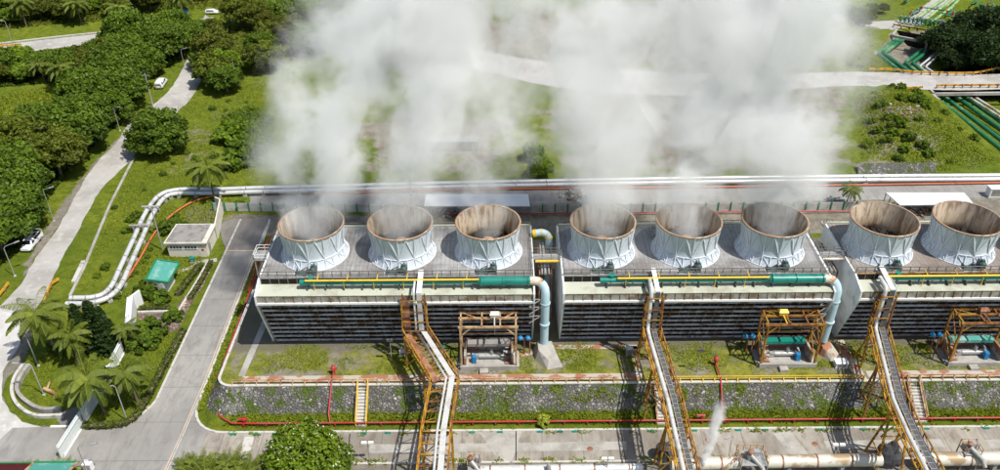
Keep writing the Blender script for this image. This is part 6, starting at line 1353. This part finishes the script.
o = tufts('meadow_grass', [(134, 160), (200, 80), (290, 78), (330, 180), (215, 186), (160, 190), (130, 235), (100, 290), (66, 292), (90, 240), (110, 195)], 26000, .24, F0, m_grass, 7, thr=-.35, gate_scale=.12)
o = tufts('field_grass', [(-20, 98), (78, 80), (70, 110), (30, 138), (-20, 155)], 8000, .4, F0, m_grass, 8)
o = tufts('lawn_grass', [(150, 190), (222, 188), (240, 205), (236, 218), (222, 224), (205, 262), (170, 305), (140, 312), (110, 300), (130, 240)], 16000, .25, F0, m_grass, 9, thr=-.3)
o = tufts('palm_lawn_grass', [(24, 360), (90, 340), (130, 330), (180, 335), (144, 408), (120, 424), (84, 428), (70, 400), (40, 412), (16, 395)], 9000, .2, lambda x, y: np.full_like(x, .04), m_grass, 10, thr=-.25, gate_scale=.25)
o = tufts('kerb_weeds', None, 1500, .3, lambda x, y: np.full_like(x, .03), m_grass, 11, [(-38, 81.2), (95, 81.2), (95, 82.4), (-38, 82.4)], .12, .5, edge=.2)
o = tufts('road_edge_weeds', None, 1200, .3, lambda x, y: np.full_like(x, .03), m_grass, 12, [(-20, 76.0), (95, 76.0), (95, 77.0), (-20, 77.0)], .05, .5, edge=.2)
# undergrowth filling the shade of the forest belts
def brush(name, poly, n, seed, m=m_leaf, h_=1.6):
    r = np.random.default_rng(seed); W = [at2(*p) for p in poly]; X0, X1 = min(p[0] for p in W), max(p[0] for p in W); Y0, Y1 = min(p[1] for p in W), max(p[1] for p in W); x = r.uniform(X0, X1, n * 3); y = r.uniform(Y0, Y1, n * 3); k = inside(x, y, W)
    for e in EXC: k &= sdist(x, y, e) < -1.2
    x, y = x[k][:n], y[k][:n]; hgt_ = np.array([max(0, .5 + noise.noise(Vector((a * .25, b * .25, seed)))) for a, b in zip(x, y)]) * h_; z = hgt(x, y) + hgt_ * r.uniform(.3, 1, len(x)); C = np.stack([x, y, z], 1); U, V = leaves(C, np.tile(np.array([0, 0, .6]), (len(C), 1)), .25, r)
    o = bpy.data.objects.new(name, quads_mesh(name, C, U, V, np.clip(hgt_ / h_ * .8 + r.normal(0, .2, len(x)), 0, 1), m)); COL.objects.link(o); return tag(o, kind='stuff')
brush('undergrowth', [(-45, 280), (0, 270), (22, 240), (60, 185), (96, 145), (124, 118), (172, 66), (190, 36), (-45, 60), (-45, 92), (66, 82), (30, 138), (-45, 160)], 40000, 1)
brush('undergrowth', [(-60, -40), (345, -40), (310, 60), (225, 82), (216, 30), (200, 10), (60, 30), (-60, 42)], 46000, 2, m_leaf_olive, 2.4)
brush('undergrowth', [(330, -40), (1040, -40), (1040, -6), (800, 2), (560, 0), (330, 4)], 12000, 3, m_leaf_olive, 2.4)
brush('undergrowth', [(224, 150), (222, 118), (250, 108), (275, 120), (275, 168), (236, 168)], 5000, 4, m_leaf_bright, 1.6)
brush('undergrowth', [(930, 60), (1010, 40), (1010, 76), (945, 74)], 5000, 5, m_leaf_dark, 1.4)
# ------------------------------------------------------------------ steam: one billowing volume per fan stack
def steam_mat(name, H, ax, ay, r0, r1, dens, nscale, seed, thr=.42, soft=.22, pw=1.0, jet=False, bulge=0.0):
    m = bpy.data.materials.new(name); m.use_nodes = True; n = m.node_tree; n.nodes.clear(); out = n.nodes.new('ShaderNodeOutputMaterial')
    vol = n.nodes.new('ShaderNodeVolumePrincipled'); vol.inputs['Color'].default_value = (.995, .996, .997, 1); vol.inputs['Anisotropy'].default_value = -0.15
    tc = n.nodes.new('ShaderNodeTexCoord').outputs['Object']; sep = n.nodes.new('ShaderNodeSeparateXYZ')
    # swirl the position with a coarse noise first
    nz = n.nodes.new('ShaderNodeTexNoise'); nz.inputs['Scale'].default_value = .07; nz.inputs['Detail'].default_value = 2
    mp = n.nodes.new('ShaderNodeMapping'); mp.inputs['Location'].default_value = (seed * 13.7, seed * 5.1, seed * 3.3); n.links.new(tc, mp.inputs['Vector']); n.links.new(mp.outputs[0], nz.inputs['Vector'])
    s0 = n.nodes.new('ShaderNodeSeparateXYZ'); n.links.new(tc, s0.inputs[0]); amt = _math(n, 'MULTIPLY', _ramp(n, s0.outputs['Z'], -1, H * .4), 17.0 if not jet else 1.0)
    vs = n.nodes.new('ShaderNodeVectorMath'); vs.operation = 'SUBTRACT'; n.links.new(nz.outputs['Color'], vs.inputs[0]); vs.inputs[1].default_value = (.5, .5, .5)
    sc_ = n.nodes.new('ShaderNodeVectorMath'); sc_.operation = 'SCALE'; n.links.new(vs.outputs[0], sc_.inputs[0]); n.links.new(amt, sc_.inputs['Scale'])
    ad = n.nodes.new('ShaderNodeVectorMath'); ad.operation = 'ADD'; n.links.new(tc, ad.inputs[0]); n.links.new(sc_.outputs[0], ad.inputs[1]); n.links.new(ad.outputs[0], sep.inputs[0])
    h = _math(n, 'DIVIDE', sep.outputs['Z'], H, clamp=True); hp = _math(n, 'POWER', h, 1.1)
    dx = _math(n, 'SUBTRACT', sep.outputs['X'], _math(n, 'MULTIPLY_ADD', hp, ax + bulge, _math(n, 'MULTIPLY', _math(n, 'POWER', h, .5), -bulge))); dy = _math(n, 'SUBTRACT', sep.outputs['Y'], _math(n, 'MULTIPLY', hp, ay))
    rr = _math(n, 'SQRT', _math(n, 'ADD', _math(n, 'MULTIPLY', dx, dx), _math(n, 'MULTIPLY', dy, dy)))
    R = _math(n, 'MULTIPLY_ADD', _math(n, 'POWER', h, .48), r1 - r0, r0); q = _math(n, 'DIVIDE', rr, R)
    fall = _ramp(n, q, 1.0, .15)
    f1 = _noise(n, mp.outputs[0], nscale, 8, .64, .25)
    # noise eats into the soft edge
    k = _math(n, 'ADD', _math(n, 'MULTIPLY', fall, .50), _math(n, 'MULTIPLY', _math(n, 'SUBTRACT', f1, .5), 2.6)); body = _ramp(n, k, thr - .30, thr - .30 + soft + .10)
    base = _ramp(n, s0.outputs['Z'], -.5, .2) if jet else _math(n, 'MULTIPLY_ADD', _ramp(n, s0.outputs['Z'], 0.0, 10.0), .66, _math(n, 'MULTIPLY', _ramp(n, s0.outputs['Z'], -3.2, .5), .34)); thin = _math(n, 'SUBTRACT', 1.0, _math(n, 'MULTIPLY', _ramp(n, h, .62, 1.0), 1.0)); spread = _math(n, 'POWER', _math(n, 'DIVIDE', r0, R), pw)
    d = _math(n, 'MULTIPLY', _math(n, 'MULTIPLY', body, fall), _math(n, 'MULTIPLY', _math(n, 'MULTIPLY', base, thin), _math(n, 'MULTIPLY', spread, dens)))
    n.links.new(d, vol.inputs['Density']); n.links.new(vol.outputs[0], out.inputs['Volume'])
    m.cycles.homogeneous_volume = False if hasattr(m.cycles, 'homogeneous_volume') else None
    return m
def plume(i, x, H, ax, ay, r1, dens, label, r0=4.2, nscale=.10, thr=.42, y=102.6, z=None, pw=1.0, jet=False, bulge=0.0):
    z = ZD + 4.0 if z is None else z; o_z = z; mb = MB(); K = 12; seg = 20; rings = []
    prof = []
    pts = []; rs = []
    for k in range(K + 1):
        h = k / K; hh = h ** 1.1; R = (r0 + (r1 - r0) * h ** .48) * (1.0) + ((7.5 if not jet else .5) * min(1, h * 2) if h > 0 else 0); pts.append(Vector(((ax + bulge) * hh - bulge * h ** .5, ay * hh, H * h - (2.2 if k == 0 else 0)))); rs.append(R)
    vs = [(p.x + r_ * math.cos(2 * PI * j / seg), p.y + r_ * math.sin(2 * PI * j / seg), p.z) for p, r_ in zip(pts, rs) for j in range(seg)]
    vs = [(a, b, c) for a, b, c in vs]
    # the lowest ring stays inside the stack
    fs = [(q * seg + j, q * seg + (j + 1) % seg, (q + 1) * seg + (j + 1) % seg, (q + 1) * seg + j) for q in range(K) for j in range(seg)] + [tuple(reversed(range(seg))), tuple(K * seg + j for j in range(seg))]
    mb.add(vs, fs); o = mb.build('steam_plume', steam_mat('steam_%d' % i, H, ax, ay, r0, r1, dens, nscale, i + 1, thr, pw=pw, jet=jet, bulge=bulge)); o.location = (x, y, z); tag(o, label, 'steam', 'steam plumes rising from the fan stacks')
    return o
PL = [ # H, drift x, drift y, end radius, density
    (44, 19, 26, 20, .72, 'steam plume over the fan stack nearest the side road, bulging west'),
    (48, 9, 26, 20, .62, 'steam plume over the middle stack of the western tower'),
    (48, 6, 30, 18, .45, 'thin steam plume over the western tower stack beside the gap'),
    (50, 4, 30, 19, .62, 'steam plume over the first stack of the middle tower'),
    (52, 3, 28, 21, .9, 'thickest white steam plume over the middle stack of the middle tower'),
    (50, -3, 26, 22, .9, 'steam plume over the last stack of the middle tower, spreading east'),
    (10, -5, 3, 5, .025, 'faint wisp of steam inside the dark streaked stack'),
    (9, -3, 2, 5, .02, 'faint wisp of steam inside the golden brown stack'),
]
for i, (x, (H, ax, ay, r1, de, lb)) in enumerate(zip(STACKS, PL)): plume(i, x, H, ax, ay, r1, de, lb, r0=4.0 if i < 6 else 3.2, pw=.75 if i < 6 else 1, bulge=9.0 if i == 0 else 0.0)
b = at(704, 464, 2.4); plume(8, b.x, 9.5, 1.5, 2.0, 1.5, 9, 'narrow jet of steam escaping from the brown stained pipeline', r0=.4, nscale=.9, y=b.y, z=2.6, pw=1.2, jet=True)
